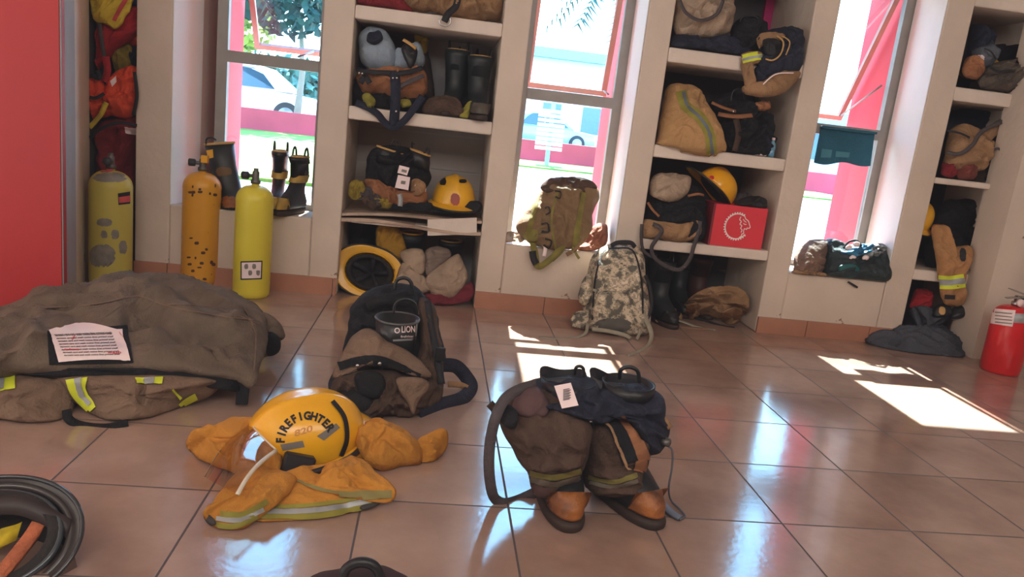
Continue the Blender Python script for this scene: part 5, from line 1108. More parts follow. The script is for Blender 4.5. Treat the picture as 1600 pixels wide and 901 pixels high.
hs([(832, 378, 1.93), (836, 395, 1.92), (841, 416, 1.92), (860, 405, 1.92), (872, 392, 1.915), (880, 378, 1.91)], .03, 'shoulder_strap', M_odg, t, .006); hs([(832, 392, 1.915), (834, 404, 1.912), (838, 412, 1.912)], .032, 'strap_end', M_ink, t, .008)
hs([(884, 376, 1.91), (876, 392, 1.915), (862, 406, 1.92)], .024, 'waist_strap', M_odg, t); hs([(895, 385, 1.92), (900, 396, 1.92), (905, 404, 1.915)], .012, 'loose_end', M_odg, t)
hs([(845, 378, 1.93), (852, 386, 1.92), (850, 400, 1.92)], .018, 'white_lining', M_label, t)
hs([(905, 378, 1.92), (900, 388, 1.92), (885, 398, 1.92)], .02, 'waist_strap', M_od, t)
t, o = one('beanie', 'red-brown soft hat crumpled on the second sill behind the olive rucksack', 'hat', [(898, 385, 2.02), (910, 368, 2.06), (930, 352, 2.1), (945, 350, 2.1), (950, 368, 2.08), (946, 384, 2.04), (925, 392, 1.99), (905, 392, 1.98)], .05, mat('rust_brown_cloth', (140, 88, 66), 1.15, .9, bump=.3, bscale=100), part='crown', nb=60, rings=14, zmin=.327)
t, o = one('sun_patch', 'pale beige patch standing in for sunlight at the left of the second sill', 'cloth', [(787, 372, 1.99), (795, 362, 2.02), (815, 362, 2.02), (822, 372, 1.99), (812, 378, 1.965), (790, 378, 1.965)], .015, M_beige, nb=40, rings=8, zmin=.327)  # sunlight on the bare sill, modelled as a pale beige sheet
# camouflage pack
def camo(name='pixel_camouflage'):
    m = bpy.data.materials.new(name); m.use_nodes = True; nt = m.node_tree; N = nt.nodes; L = nt.links; b = N['Principled BSDF']; b.inputs['Roughness'].default_value = .9
    tc = N.new('ShaderNodeTexCoord'); sn = N.new('ShaderNodeVectorMath'); sn.operation = 'SNAP'; sn.inputs[1].default_value = (.006, .006, .006); L.new(tc.outputs['Object'], sn.inputs[0])
    n = N.new('ShaderNodeTexNoise'); n.inputs['Scale'].default_value = 24; n.inputs['Detail'].default_value = 3; L.new(sn.outputs[0], n.inputs['Vector'])
    r = N.new('ShaderNodeValToRGB'); r.color_ramp.interpolation = 'CONSTANT'; L.new(n.outputs['Fac'], r.inputs['Fac'])
    e = r.color_ramp.elements; e[0].position = 0; e[0].color = C(92, 88, 80, 1.1); e[1].position = .44; e[1].color = C(140, 130, 112, 1.1)
    for p, c in ((.5, (188, 172, 150)), (.575, (150, 138, 122)), (.63, (205, 190, 168))): k = e.new(p); k.color = C(*c, 1.1)
    L.new(r.outputs[0], b.inputs['Base Color']); n4 = N.new('ShaderNodeTexNoise'); n4.inputs['Scale'].default_value = 10; L.new(tc.outputs['Object'], n4.inputs['Vector'])
    bp = N.new('ShaderNodeBump'); bp.inputs['Strength'].default_value = .6; bp.inputs['Distance'].default_value = .02; L.new(n4.outputs['Fac'], bp.inputs['Height']); L.new(bp.outputs[0], b.inputs['Normal']); return m
M_camo = camo(); M_cweb = mat('grey_tan_webbing', (150, 142, 125), 1.15, .85, var=.2)
t = thing('rucksack', 'pixel camouflage rucksack standing on the floor against the pier', 'backpack', F(950, 518))
bd = shell('main_pack', [(906, 505, 1.78), (912, 470, 1.80), (918, 430, 1.82), (924, 402, 1.84), (940, 386, 1.85), (965, 380, 1.86), (990, 382, 1.86), (1005, 396, 1.85), (1008, 430, 1.82), (1014, 470, 1.78), (1016, 500, 1.74), (1008, 524, 1.70), (960, 522, 1.70), (915, 514, 1.72)], .11, M_camo, t, (0, -1, .1), back=.8, amp=.005, nb=110, rings=24, folds=[([(935, 390), (930, 440), (925, 500)], .012, 4), ([(1000, 400), (998, 450), (1004, 500)], .012, 4)])
shell('front_pocket', [(925, 500, 1.70), (930, 470, 1.69), (940, 455, 1.69), (975, 455, 1.69), (992, 470, 1.69), (994, 505, 1.67), (985, 520, 1.67), (940, 516, 1.67)], .045, M_camo, t, (0, -1, .1), amp=.003, nb=70, rings=14)
shell('side_pocket', [(905, 455, 1.76), (915, 430, 1.77), (925, 432, 1.76), (922, 470, 1.73), (912, 478, 1.73), (904, 470, 1.75)], .03, M_camo, t, (-.3, -1, .1), nb=40, rings=10)
shell('side_pocket', [(893, 495, 1.72), (905, 485, 1.71), (918, 490, 1.70), (918, 514, 1.68), (900, 512, 1.69), (893, 508, 1.70)], .025, M_camo, t, (-.2, -1, .1), nb=40, rings=10)
MB().strap(crv([W(955, 384, 1.80), W(965, 379, 1.80), W(985, 379, 1.81), W(992, 386, 1.82)], 6), .02, .006).build('grab_handle', M_web, t)
T = bvh(bd); band('zip', [(926, 500), (930, 440), (942, 396), (965, 388), (990, 394), (1002, 440), (1004, 490)], 2.5, T, M_web, t, .004, 8, 2)
for k in range(3): band('compression_strap', [(922, 420 + k*30), (926, 422 + k*30), (932, 424 + k*30)], 4, T, M_cweb, t, .006, 3, 2)
blotch('dark_base', 958, 508, 28, 11, bvh(*[c for c in t.children if c.name.startswith('front_pocket')]), mat('dark_grey_base', (92, 88, 84), 1, .9), t, 3, .003)
hs([(1000, 480, 1.66), (1010, 500, 1.64), (1018, 525, ('z', .02)), (1008, 545, 'f'), (982, 557, 'f')], .022, 'shoulder_strap', M_cweb, t, .004)
hs([(918, 505, 1.66), (915, 520, ('z', .01)), (900, 527, 'f'), (870, 529, 'f'), (842, 527, 'f')], .014, 'waist_strap', M_cweb, t, .004, up=(0, -.4, 1))
hs([(925, 514, 1.64), (950, 517, 1.63), (975, 523, 1.62), (985, 528, ('z', .01))], .018, 'waist_strap', M_cweb, t, .004)
hs([(1008, 430, 1.72), (1016, 450, 1.72), (1018, 480, 1.70), (1010, 500, 1.67)], .016, 'side_strap', M_web, t)
hs([(993, 498, 1.655), (1000, 515, 1.65), (995, 530, ('z', .006))], .014, 'buckle_strap', M_cweb, t)

# ================================================================ second shelving bay
Z3, Z2, Z1 = 1.318, .872, .418
t = thing('bunker_trousers', 'tan-grey trousers bundle on the highest visible shelf of the second bay', 'trousers', (1.6, 2.1, Z3)); kz = dict(zmin=Z3 + .002)
shell('bundle', [(1055, 0, 2.06), (1062, -30, 2.08), (1138, -30, 2.08), (1144, 20, 2.06), (1143, 45, 2.04), (1120, 60, 2.02), (1090, 60, 2.02), (1055, 52, 2.03)], .10, M_beige, t, amp=.016, ns=11, nb=90, rings=20, folds=[([(1060, 10), (1100, 35), (1140, 20)], .02, 6), ([(1060, 40), (1100, 20)], -.02, 5)], **kz)
shell('navy_base', [(1050, 55, 2.04), (1090, 60, 2.02), (1140, 58, 2.02), (1175, 75, 2.0), (1160, 84, 1.98), (1100, 78, 1.98), (1050, 72, 1.98)], .03, M_navy, t, nb=60, rings=10, **kz)
hs([(1062, 0, 1.92), (1072, 20, 1.92), (1095, 32, 1.91), (1120, 22, 1.92), (1130, 0, 1.93)], .016, 'strap', M_gweb, t)
t, o = one('bunker_trousers', 'black trousers bundle with a boot loop, right of the tan-grey one', 'trousers', [(1140, 50, 2.1), (1150, 32, 2.12), (1180, 30, 2.12), (1200, 50, 2.1), (1200, 85, 2.04), (1160, 84, 2.02), (1142, 75, 2.04)], .07, M_black, part='bundle', amp=.014, nb=70, rings=16, **kz)
cord([(1156, 34, 2.04), (1162, 25, 2.04), (1180, 26, 2.04), (1188, 34, 2.04)], .004, 'pull_loop', M_rub, t)
flat_ = MB().box((2.07, 2.43, 1.50), (2.115, 2.455, 1.72)).build('pink_folder', mat('magenta_plastic', (190, 30, 110), 1.1, .5), None, False, label='magenta folder standing at the back right of the highest shelf, second bay', cat='folder')
# jacket hanging over the shelf edge
t = thing('bunker_jacket', 'navy jacket with tan cuffs and yellow tape hanging over the shelf edge, second bay', 'jacket', (2.0, 2.0, Z3))
shell('body', [(1180, 62, 2.06), (1200, 48, 2.06), (1235, 44, 2.04), (1252, 52, 2.0), (1254, 80, 1.97), (1250, 108, 1.95), (1238, 120, 1.94), (1210, 122, 1.94), (1185, 118, 1.95), (1178, 100, 1.96), (1185, 85, 1.98)], .07, M_navy, t, amp=.010, nb=90, rings=20, folds=[([(1190, 90), (1220, 96), (1248, 80)], .012, 5)])
shell('tan_hem', [(1184, 130, 1.94), (1215, 112, 1.93), (1250, 112, 1.94), (1244, 128, 1.93), (1225, 145, 1.92), (1195, 152, 1.92), (1165, 148, 1.93), (1160, 135, 1.94)], .035, M_tan, t, amp=.006, nb=70, rings=12)
slv = shell('sleeve', [(1158, 85, 1.96), (1175, 80, 1.95), (1192, 84, 1.94), (1186, 98, 1.93), (1176, 104, 1.93), (1180, 140, 1.92), (1168, 148, 1.92), (1161, 120, 1.93), (1157, 100, 1.95)], .03, M_tan, t, amp=.005, nb=60, rings=12, center=(1168, 98, 1.95))
T = bvh(slv); band('yellow_tape', [(1160, 93), (1175, 89), (1192, 86)], 13, T, M_lime, t, .005); band('silver_tape', [(1160, 94), (1175, 90), (1192, 87)], 4, T, M_silver, t, .007)
shell('collar', [(1183, 58, 1.99), (1195, 52, 1.97), (1225, 54, 1.95), (1220, 62, 1.93), (1195, 64, 1.94), (1188, 76, 1.94)], .02, M_tan, t, nb=40, rings=8)
shell('cuff_opening', [(1192, 64, 1.93), (1210, 60, 1.92), (1220, 74, 1.91), (1208, 90, 1.90), (1195, 82, 1.91)], .015, M_ink, t, nb=40, rings=8)
cord([(1214, 56, 1.92), (1224, 66, 1.9), (1220, 84, 1.89), (1208, 94, 1.89), (1196, 92, 1.9)], .004, 'piping', M_trim, t); cord([(1222, 56, 1.91), (1234, 66, 1.89), (1228, 86, 1.88)], .003, 'piping', M_trim, t)
hs([(1192, 132, 1.89), (1212, 116, 1.88), (1240, 114, 1.89)], .006, 'white_piping', M_label, t)
shell('navy_strip', [(1180, 104, 1.95), (1215, 108, 1.94), (1212, 116, 1.93), (1190, 130, 1.92), (1182, 134, 1.93)], .01, M_navy, t, nb=40, rings=6)  # thin navy strip between the jacket body and the tan hem
# tan jacket with striped tape
kz = dict(zmin=Z2 + .002)
t, o = one('bunker_jacket', 'tan jacket with lime and grey tape folded on the middle shelf, second bay', 'jacket', [(1026, 215, 2.02), (1034, 170, 2.06), (1042, 136, 2.1), (1062, 130, 2.1), (1090, 140, 2.08), (1105, 165, 2.04), (1122, 195, 2.0), (1134, 228, 1.97), (1130, 240, 1.96), (1105, 246, 1.95), (1075, 240, 1.95), (1028, 230, 1.97)], .09, mat('sand_jacket_cloth', (178, 138, 92), 1.15, .9, var=.2, bump=.35, bscale=110), part='body', amp=.007, nb=110, rings=24, zmin=Z2 - .03, folds=[([(1035, 220), (1070, 235), (1100, 236)], .012, 6), ([(1045, 150), (1080, 160)], .01, 6)])
T = bvh(o); band('lime_tape', [(1064, 142), (1072, 166), (1092, 182), (1108, 208), (1112, 242)], 16, T, M_olive, t, .005, 8, 4); band('silver_tape', [(1068, 144), (1075, 166), (1094, 184), (1108, 208), (1113, 240)], 4.5, T, mat('blue_grey_tape', (96, 104, 116), 1, .5), t, .008, 8, 2)
t, o = one('gear_harness', 'black harness and gloves heap on the middle shelf of the second bay', 'harness', [(1106, 165, 2.12), (1120, 152, 2.12), (1150, 142, 2.12), (1175, 150, 2.1), (1200, 178, 2.08), (1208, 200, 2.06), (1206, 244, 2.02), (1165, 244, 1.99), (1140, 236, 2.0), (1124, 195, 2.05)], .08, M_black, part='heap', amp=.02, ns=14, nb=90, rings=20, **kz)
cord([(1142, 158, 2.0), (1146, 142, 2.0), (1158, 140, 2.0), (1164, 156, 2.0)], .004, 'loop', M_rub, t); hs([(1112, 160, 1.98), (1130, 168, 1.96), (1150, 174, 1.96)], .014, 'tan_strap', M_orange, t); MB().lathe([(0, 0), (.006, 0), (.006, .005), (0, .005)], W(1146, 174, 1.94), 12, Matrix.Rotation(PI/2, 3, 'X')).build('snap', M_metal, t)
hs([(1122, 178, 1.97), (1150, 182, 1.95), (1176, 180, 1.96)], .02, 'tan_strap', M_orange, t); hs([(1150, 186, 1.95), (1154, 210, 1.94), (1148, 236, 1.95)], .03, 'brown_strap', M_brown, t)
t, o = one('work_glove', 'tan leather glove atop the black harness heap, second bay', 'glove', [(1176, 162, 2.0), (1190, 158, 2.0), (1204, 162, 2.0), (1204, 172, 1.99), (1190, 174, 1.98), (1178, 172, 1.99)], .02, M_orange, part='glove', nb=40, rings=8)
t, o = one('rubber_boot', 'black boot lying behind the water bottle, middle shelf of the second bay', 'boot', [(1176, 178, 2.06), (1200, 176, 2.06), (1208, 200, 2.04), (1206, 242, 2.02), (1182, 240, 2.02)], .04, M_navy, part='shaft', nb=40, rings=10, **kz)
c = W(1204, 242, 2.0); t = thing('water_bottle', 'small clear blue water bottle at the right end of the middle shelf', 'bottle', (c.x, 2.0, Z2))
M_bot = mat('clear_blue_plastic', (96, 150, 180), 1, .15, spec=.8)
MB().lathe([(0, 0), (.014, 0), (.017, .006), (.017, .03), (.015, .034), (.017, .04), (.017, .06), (.008, .078), (.008, .084), (0, .084)], (c.x, 2.0, Z2 + .001), 20).build('body', M_bot, t); MB().lathe([(0, 0), (.009, 0), (.009, .012), (0, .012)], (c.x, 2.0, Z2 + .083), 16).build('cap', M_label, t)
t, o = one('tape_roll', 'small white roll beside the water bottle', 'tape', [(1180, 236, 1.99), (1188, 231, 1.99), (1197, 236, 1.99), (1197, 244, 1.98), (1181, 243, 1.98)], .012, M_label, part='roll', nb=30, rings=6, **kz)
hs([(1120, 243, 1.95), (1132, 247, 1.94), (1142, 245, 1.94), (1148, 242, 1.96)], .01, 'dark_clip', M_web, t) if False else None
# box, helmet, bundle
kz = dict(zmin=Z1 + .002)
t = thing('cardboard_box', 'red box with a white toothed ring and lion-head emblem, second bay', 'box', (1.93, 2.05, Z1))
p0 = W(1102, 383, 1.965); xa, xb = 1.80, 2.075; za, zb = Z1 + .001, Z1 + .205
M_box = mat('red_box_card', (208, 48, 62), 1.15, .5, var=.06); bx_ = MB().box((xa, 1.968, za), (xb, 2.2, zb)).build('carton', M_box, t, False); MB().box((xa - .003, 1.966, za), (xa + .008, 2.2, zb)).build('dark_edge', mat('dark_red_card', (120, 24, 34), 1.1, .6), t, False)
M_wp = mat('white_print', (235, 215, 212), 1.2, .6); T = bvh(bx_)
cx_, cz_ = xa + .13, (za + zb)/2 + .002; rad = .062; mb = MB(); n_ = 0
prof = [(1.0 + .0*i) for i in range(3)]
ring = []
for i in range(0, 76):
    a = math.radians(62 + 262 * i / 75); ring.append(Vector((cx_ + rad*math.cos(a)*.95, 1.9665, cz_ + rad*math.sin(a))))
MB().strap(ring, .0055, .0012, up=(0, -1, 0)).build('emblem_ring', M_wp, t, False)
for i in range(24):
    a = math.radians(64 + 258 * i / 23); d = Vector((math.cos(a)*.95, 0, math.sin(a))); tn = Vector((-d.z, 0, d.x)); o_ = Vector((cx_, 1.966, cz_))
    mb2 = [o_ + d*rad*.98 - tn*.005, o_ + d*rad*.98 + tn*.005, o_ + d*(rad+.009) + tn*.0015, o_ + d*(rad+.009) - tn*.0035]; mb.add(mb2 + [p + Vector((0, .001, 0)) for p in mb2], [(0,1,2,3),(4,5,6,7),(0,1,5,4),(1,2,6,5),(2,3,7,6),(3,0,4,7)])
o = mb.build('emblem_teeth', M_wp, t, False); o['kind'] = 'stuff'
lion = [(.24, .93), (.5, .86), (.62, .66), (.86, .52), (1.02, .22), (1.10, .02), (.98, -.06), (.86, -.04), (.84, -.16), (.66, -.12), (.62, -.34), (.66, -.5), (.52, -.56), (.5, -.74), (.34, -.86)]
for pl in (lion, [(.2, .8), (.14, .55), (.3, .42), (.22, .2), (.4, .1), (.34, -.12), (.48, -.24), (.42, -.45)], [(.42, .62), (.56, .48), (.72, .4)], [(.5, .3), (.62, .22), (.76, .24)]):
    MB().strap(crv([Vector((cx_ + rad*x, 1.9663, cz_ + rad*y)) for x, y in pl], 4), .004, .0012, up=(0, -1, 0)).build('emblem_lion', M_wp, t, False)
zc = Vector((.35, .35, .87)).normalized()
hc2 = W(1122, 292, 2.06); hh_ = helmet('yellow helmet with a small red mark tipped over the black bundle beside the red box', pose((hc2.x, 2.10, hc2.z - .02), 25, 12, 38), M_hyel, rx=.118, ry=.095, rz=.11, brim=(.075, .015, .012), droop=.35)
T = bvh(*[c for c in hh_.children if c.name.split('.')[0] == 'shell']); MB().lathe([(0, 0), (.012, 0), (.012, .002), (0, .002)], hit(T, 1112, 278, .003) or hc2, 12, Matrix.Rotation(PI/2, 3, 'X')).build('red_mark', M_inkr, hh_)
t, o = one('beanie', 'black knitted cap lying over the right corner of the red box', 'hat', [(1146, 322, 2.02), (1158, 310, 2.04), (1180, 305, 2.05), (1194, 312, 2.05), (1197, 326, 2.0), (1175, 326, 1.99)], .035, M_ink, part='crown', nb=50, rings=12, zmin=.60)
t, o = one('grey_cloth', 'grey crumpled cloth behind the red box, under the black cap', 'cloth', [(1130, 318, 2.2), (1145, 305, 2.2), (1168, 300, 2.2), (1175, 318, 2.2)], .03, M_gweb, nb=40, rings=8)
t = thing('bunker_trousers', 'black trousers with beige roll and grey straps, left of the red box', 'trousers', (1.58, 2.05, Z1))
shell('black_body', [(1006, 330, 2.08), (1012, 300, 2.1), (1040, 290, 2.1), (1085, 290, 2.1), (1100, 310, 2.08), (1102, 340, 2.04), (1098, 375, 2.0), (1050, 380, 1.99), (1006, 370, 2.0)], .09, M_black, t, amp=.012, nb=90, rings=20, **kz)
shell('beige_roll', [(1015, 300, 2.02), (1018, 278, 2.04), (1032, 270, 2.05), (1058, 272, 2.05), (1078, 278, 2.03), (1076, 298, 2.0), (1062, 312, 1.98), (1040, 315, 1.97), (1022, 308, 1.98)], .06, M_beige, t, amp=.007, nb=70, rings=16)
shell('tan_front', [(1004, 345, 1.99), (1020, 345, 1.97), (1060, 350, 1.96), (1092, 345, 1.97), (1095, 365, 1.96), (1070, 378, 1.95), (1030, 374, 1.95), (1005, 370, 1.97)], .04, M_tan, t, amp=.008, nb=70, rings=14, **kz)
hs([(1012, 316, 1.93), (1020, 328, 1.92), (1030, 338, 1.92)], .012, 'orange_piping', M_orange, t); hs([(1075, 306, 1.92), (1090, 303, 1.93), (1100, 305, 1.95)], .012, 'orange_piping', M_orange, t)
hs([(1020, 350, 1.91), (1030, 354, 1.90), (1034, 362, 1.90), (1024, 376, 1.92), (1018, 388, 1.93), (1024, 404, 1.935), (1046, 418, 1.935), (1064, 420, 1.935), (1078, 404, 1.935), (1084, 385, 1.935), (1092, 360, 1.93), (1094, 345, 1.94)], .02, 'grey_suspender', M_gweb, t)
hs([(1003, 350, 1.94), (1002, 372, 1.93), (1006, 392, 1.935), (1024, 404, 1.94), (1040, 415, 1.94)], .016, 'grey_suspender', M_gweb, t)
# floor level
boot('black boot at the left of the lowest space, second bay', pose((1.52, 2.16, 0), -8), H=.33, shaft=M_bt, toe=M_rub, name='rubber_boot', trim=M_rub)
boot('second black boot in the lowest space of the second bay, behind the straps', pose((1.62, 2.06, 0), 12), H=.30, shaft=M_bt, toe=M_rub, name='rubber_boot', trim=M_rub)
boot('black boot at the back right of the lowest space, second bay', pose((1.80, 2.32, 0), 0), H=.33, shaft=M_bt, toe=M_rub, name='rubber_boot', trim=M_rub)
boot('dark red-brown boot at the back of the lowest space, second bay', pose((1.92, 2.34, 0), 5), H=.3, shaft=mat('red_brown_rubber', (70, 36, 30), 1, .6), toe=M_rub, name='rubber_boot', trim=None)
t = thing('canvas_jacket', 'tan canvas jacket heaped on the floor of the second bay', 'jacket', F(1130, 505))
shell('body', [(1066, 480, ('z', .05)), (1085, 460, 2.02), (1110, 448, 2.06), (1150, 448, 2.08), (1168, 462, 2.06), (1170, 482, 2.0), (1158, 496, ('z', .02)), (1130, 500, ('z', .01)), (1100, 492, ('z', .02)), (1070, 494, 'f')], .06, M_tan, t, (0, -.9, .5), amp=.010, nb=90, rings=20, folds=[([(1080, 475), (1110, 480), (1130, 495)], .014, 5), ([(1140, 460), (1150, 490)], .01, 5)], zmin=.003)
shell('sleeve', [(1128, 488, 1.92), (1145, 482, 1.92), (1158, 488, 1.92), (1156, 502, ('z', .01)), (1140, 508, 'f'), (1128, 502, 'f')], .025, M_tan, t, (0, -.9, .5), nb=40, rings=10); shell('sleeve', [(1074, 478, 1.9), (1090, 474, 1.9), (1092, 492, ('z', .01)), (1080, 500, 'f'), (1070, 494, 'f')], .03, M_tan, t, (0, -.9, .5), nb=40, rings=10)
t, o = one('webbing_harness', 'tangle of tan and black webbing on the floor beside the camouflage rucksack', 'harness', [(1022, 488, ('z', .04)), (1045, 480, ('z', .06)), (1062, 490, ('z', .04)), (1066, 502, 'f'), (1045, 508, 'f'), (1024, 502, 'f')], .025, M_tan, part='pad', bulge=(0, -.5, 1), amp=.014, ns=20, nb=50, rings=10)
hs([(1030, 490, ('z', .04)), (1060, 500, ('z', .02)), (1090, 510, 'f'), (1118, 516, 'f')], .022, 'strap', M_cweb, t, .004, up=(0, -.3, 1)); hs([(1060, 488, ('z', .02)), (1095, 498, ('z', .01)), (1125, 508, 'f'), (1148, 512, 'f')], .018, 'strap', M_web, t, .004, up=(0, -.3, 1)); hs([(1024, 500, ('z', .02)), (1040, 508, 'f'), (1075, 512, 'f'), (1104, 514, 'f')], .014, 'strap', M_tan, t, .004, up=(0, -.3, 1))

# ================================================================ third sill
t = thing('towel', 'dark teal towel hung over the bar of the third window', 'towel', W(1320, 225, 2.19))
M_tow = mat('teal_towel', (26, 84, 104), 1.1, .9, var=.2, vscale=6, bump=.3, bscale=80)
V = []; Fc = []
nu, nv = 24, 14
for side in (0, 1):
    for i in range(nv + 1):
        for j in range(nu + 1):
            s, q = j/nu, i/nv
            u = (1283 + (1367-1283)*s) * (1-q) + (1272 + (1360-1272)*s) * q; v = (198 + (208-198)*s)*(1-q) + (254 + (258-254)*s + 2.5*math.sin(s*9))*q
            p = W(u, v, 2.205 - .006*math.sin(s*14)*q); p.y += side*.004; V.append(p)
for side in (0, 1):
    b0 = side*(nu+1)*(nv+1)
    for i in range(nv):
        for j in range(nu): Fc.append((b0+i*(nu+1)+j, b0+i*(nu+1)+j+1, b0+(i+1)*(nu+1)+j+1, b0+(i+1)*(nu+1)+j))
tw = link('cloth', V, Fc, M_tow, t)
MB().strap([V[j] + Vector((0, .004, 0)) for j in range(nu+1)], .012, .05, side=(0, 0, 1)).build('folded_top', M_tow, t)
T = bvh(tw); quad('printed_block', [(1284, 232), (1300, 234), (1298, 246), (1282, 246)], T, mat('faded_teal_print', (60, 116, 130), 1.1, .9), t, 4, 4, .003); quad('printed_block', [(1306, 236), (1328, 238), (1326, 246), (1305, 245)], T, _M['faded_teal_print'], t, 4, 4, .003)
t, o = one('sun_hat', 'brown crumpled hat at the left corner of the third sill', 'hat', [(1240, 415, 1.99), (1243, 395, 2.04), (1256, 380, 2.08), (1280, 372, 2.1), (1290, 382, 2.08), (1288, 410, 2.02), (1283, 428, 1.98), (1262, 430, 1.965), (1242, 425, 1.965)], .06, mat('tan_brown_hat_cloth', (120, 94, 82), 1.15, .9, var=.4, bump=.4, bscale=100), part='crown', amp=.012, nb=70, rings=16, zmin=.325)
shell('brim', [(1240, 422, 1.96), (1262, 420, 1.95), (1290, 428, 1.95), (1290, 432, 1.94), (1262, 430, 1.93), (1240, 427, 1.94)], .008, M_tan, t, nb=40, rings=6, zmin=.325)
t = thing('duffel_bag', 'dark green open bag with blue and clear plastic inside, on the third sill', 'bag', W(1335, 440, 2.0))
M_dg = mat('dark_green_nylon', (28, 44, 48), 1.15, .6, var=.4, vscale=8, bump=.4, bscale=100)
shell('body', [(1282, 425, 2.0), (1285, 395, 2.04), (1290, 374, 2.08), (1308, 376, 2.08), (1318, 392, 2.04), (1350, 400, 2.02), (1368, 388, 2.06), (1382, 385, 2.08), (1387, 410, 2.02), (1386, 440, 1.97), (1335, 438, 1.96), (1284, 432, 1.965)], .08, M_dg, t, amp=.008, nb=100, rings=20, zmin=.325, center=(1335, 418, 2.0))
shell('blue_contents', [(1306, 392, 2.0), (1322, 384, 2.02), (1345, 380, 2.02), (1362, 382, 2.02), (1360, 394, 1.98), (1340, 402, 1.96), (1318, 398, 1.97)], .035, mat('sky_blue_plastic', (60, 140, 180), 1.15, .3, var=.5, vscale=25, col2=(20, 60, 90)), t, amp=.012, ns=20, nb=50, rings=12)
shell('clear_wrap', [(1345, 398, 1.98), (1358, 384, 2.02), (1375, 380, 2.04), (1383, 386, 2.04), (1375, 400, 1.99), (1355, 404, 1.97)], .03, mat('clear_wrap_plastic', (150, 158, 160), 1.1, .15, var=.5, vscale=30, col2=(60, 66, 70), spec=.9), t, amp=.012, ns=20, nb=50, rings=12)
cord([(1318, 388, 1.96), (1326, 378, 1.96), (1338, 376, 1.96), (1346, 384, 1.96)], .006, 'handle', M_web, t); hs([(1325, 440, 1.95), (1335, 446, 1.945), (1340, 449, 1.945)], .01, 'loose_strap', M_web, t)
shell('green_panel', [(1312, 415, 1.925), (1335, 412, 1.92), (1345, 425, 1.92), (1330, 434, 1.92), (1312, 430, 1.925)], .008, mat('teal_panel', (14, 84, 84), 1.1, .5), t, nb=40, rings=6, amp=.001)
for k, (u, v) in enumerate(((1326, 386), (1338, 381), (1332, 402), (1352, 402))): shell('white_bit', [(u-5, v, 1.945), (u, v-4, 1.945), (u+6, v-1, 1.945), (u+4, v+4, 1.945), (u-4, v+4, 1.945)], .008, M_label, t, nb=20, rings=4, amp=0)

# ================================================================ third shelving bay
Z3, Z2, Z1 = 1.307, .868, .40
dim = lambda n, c: mat('dim_' + n, c, 1.0, .9, var=.4, vscale=10, bump=.35, bscale=100)
t, o = one('bunker_jacket', 'dark jacket crumpled at the left of the high shelf, third bay', 'jacket', [(1512, 80, 2.14), (1518, 40, 2.16), (1535, 44, 2.16), (1552, 60, 2.14), (1545, 100, 2.1), (1520, 105, 2.08)], .06, M_navy, part='bundle', nb=50, rings=12, zmin=Z3)
t, o = one('breathing_mask', 'grey breathing mask with a white valve on the high shelf, third bay', 'mask', [(1518, 80, 2.06), (1545, 70, 2.06), (1550, 62, 2.06), (1558, 84, 2.04), (1548, 102, 2.02), (1528, 104, 2.02)], .04, mat('grey_mask_rubber', (78, 84, 94), 1.1, .5), part='face_piece', nb=50, rings=12, zmin=Z3)
blotch('white_valve', 1531, 91, 7, 5, bvh(o), M_label, t, 3, .003); cord([(1538, 76, 1.97), (1548, 80, 1.96), (1556, 92, 1.96)], .004, 'hose', M_rub, t)
t, o = one('leather_bag', 'tan leather pouch at the left end of the high shelf, third bay', 'bag', [(1505, 100, 2.0), (1512, 88, 2.02), (1530, 98, 2.0), (1536, 112, 1.98), (1525, 124, 1.97), (1506, 118, 1.98)], .04, M_orange, part='body', nb=50, rings=12, zmin=Z3)
t, o = one('gear_heap', 'brown and grey tangled gear on the high shelf, third bay', 'gear', [(1535, 115, 2.0), (1550, 98, 2.04), (1580, 96, 2.05), (1612, 104, 2.05), (1612, 148, 2.0), (1560, 142, 1.99), (1530, 136, 1.99)], .06, dim('brown_grey', (96, 84, 74)), part='heap', amp=.02, ns=16, nb=70, rings=16, zmin=Z3)
hs([(1545, 104, 1.92), (1560, 112, 1.92), (1580, 110, 1.93), (1600, 116, 1.94)], .012, 'strap', M_web, t)
t, o = one('folded_vest', 'black vest behind the grey mask on the high shelf, third bay', 'vest', [(1552, 70, 2.2), (1590, 74, 2.2), (1615, 80, 2.2), (1615, 110, 2.16), (1560, 100, 2.16)], .04, M_black, part='body', nb=50, rings=10)
hh_ = helmet('yellow helmet at the back right of the high shelf, third bay', pose((3.24, 2.26, Z3 + .13), 60), M_hyel2, rx=.12, ry=.1, rz=.1)
t, o = one('bunker_jacket', 'tan jacket with dark straps on the middle shelf of the third bay', 'jacket', [(1477, 240, 2.04), (1482, 205, 2.08), (1500, 194, 2.1), (1520, 200, 2.1), (1535, 218, 2.06), (1548, 225, 2.04), (1540, 262, 2.0), (1510, 268, 1.99), (1476, 262, 2.0)], .08, M_tan, part='body', amp=.012, nb=80, rings=18, zmin=Z2 + .002, folds=[([(1480, 210), (1510, 225), (1530, 220)], .014, 5)])
hs([(1480, 238, 1.94), (1500, 240, 1.92), (1520, 226, 1.92), (1535, 205, 1.95), (1575, 186, 2.0)], .02, 'grey_strap', M_gweb, t); hs([(1480, 204, 1.97), (1500, 208, 1.96), (1515, 215, 1.95)], .01, 'dark_strap', M_web, t)
hs([(1540, 215, 2.0), (1556, 200, 2.03), (1568, 192, 2.1)], .05, 'tan_sleeve', M_tan, t, .03)
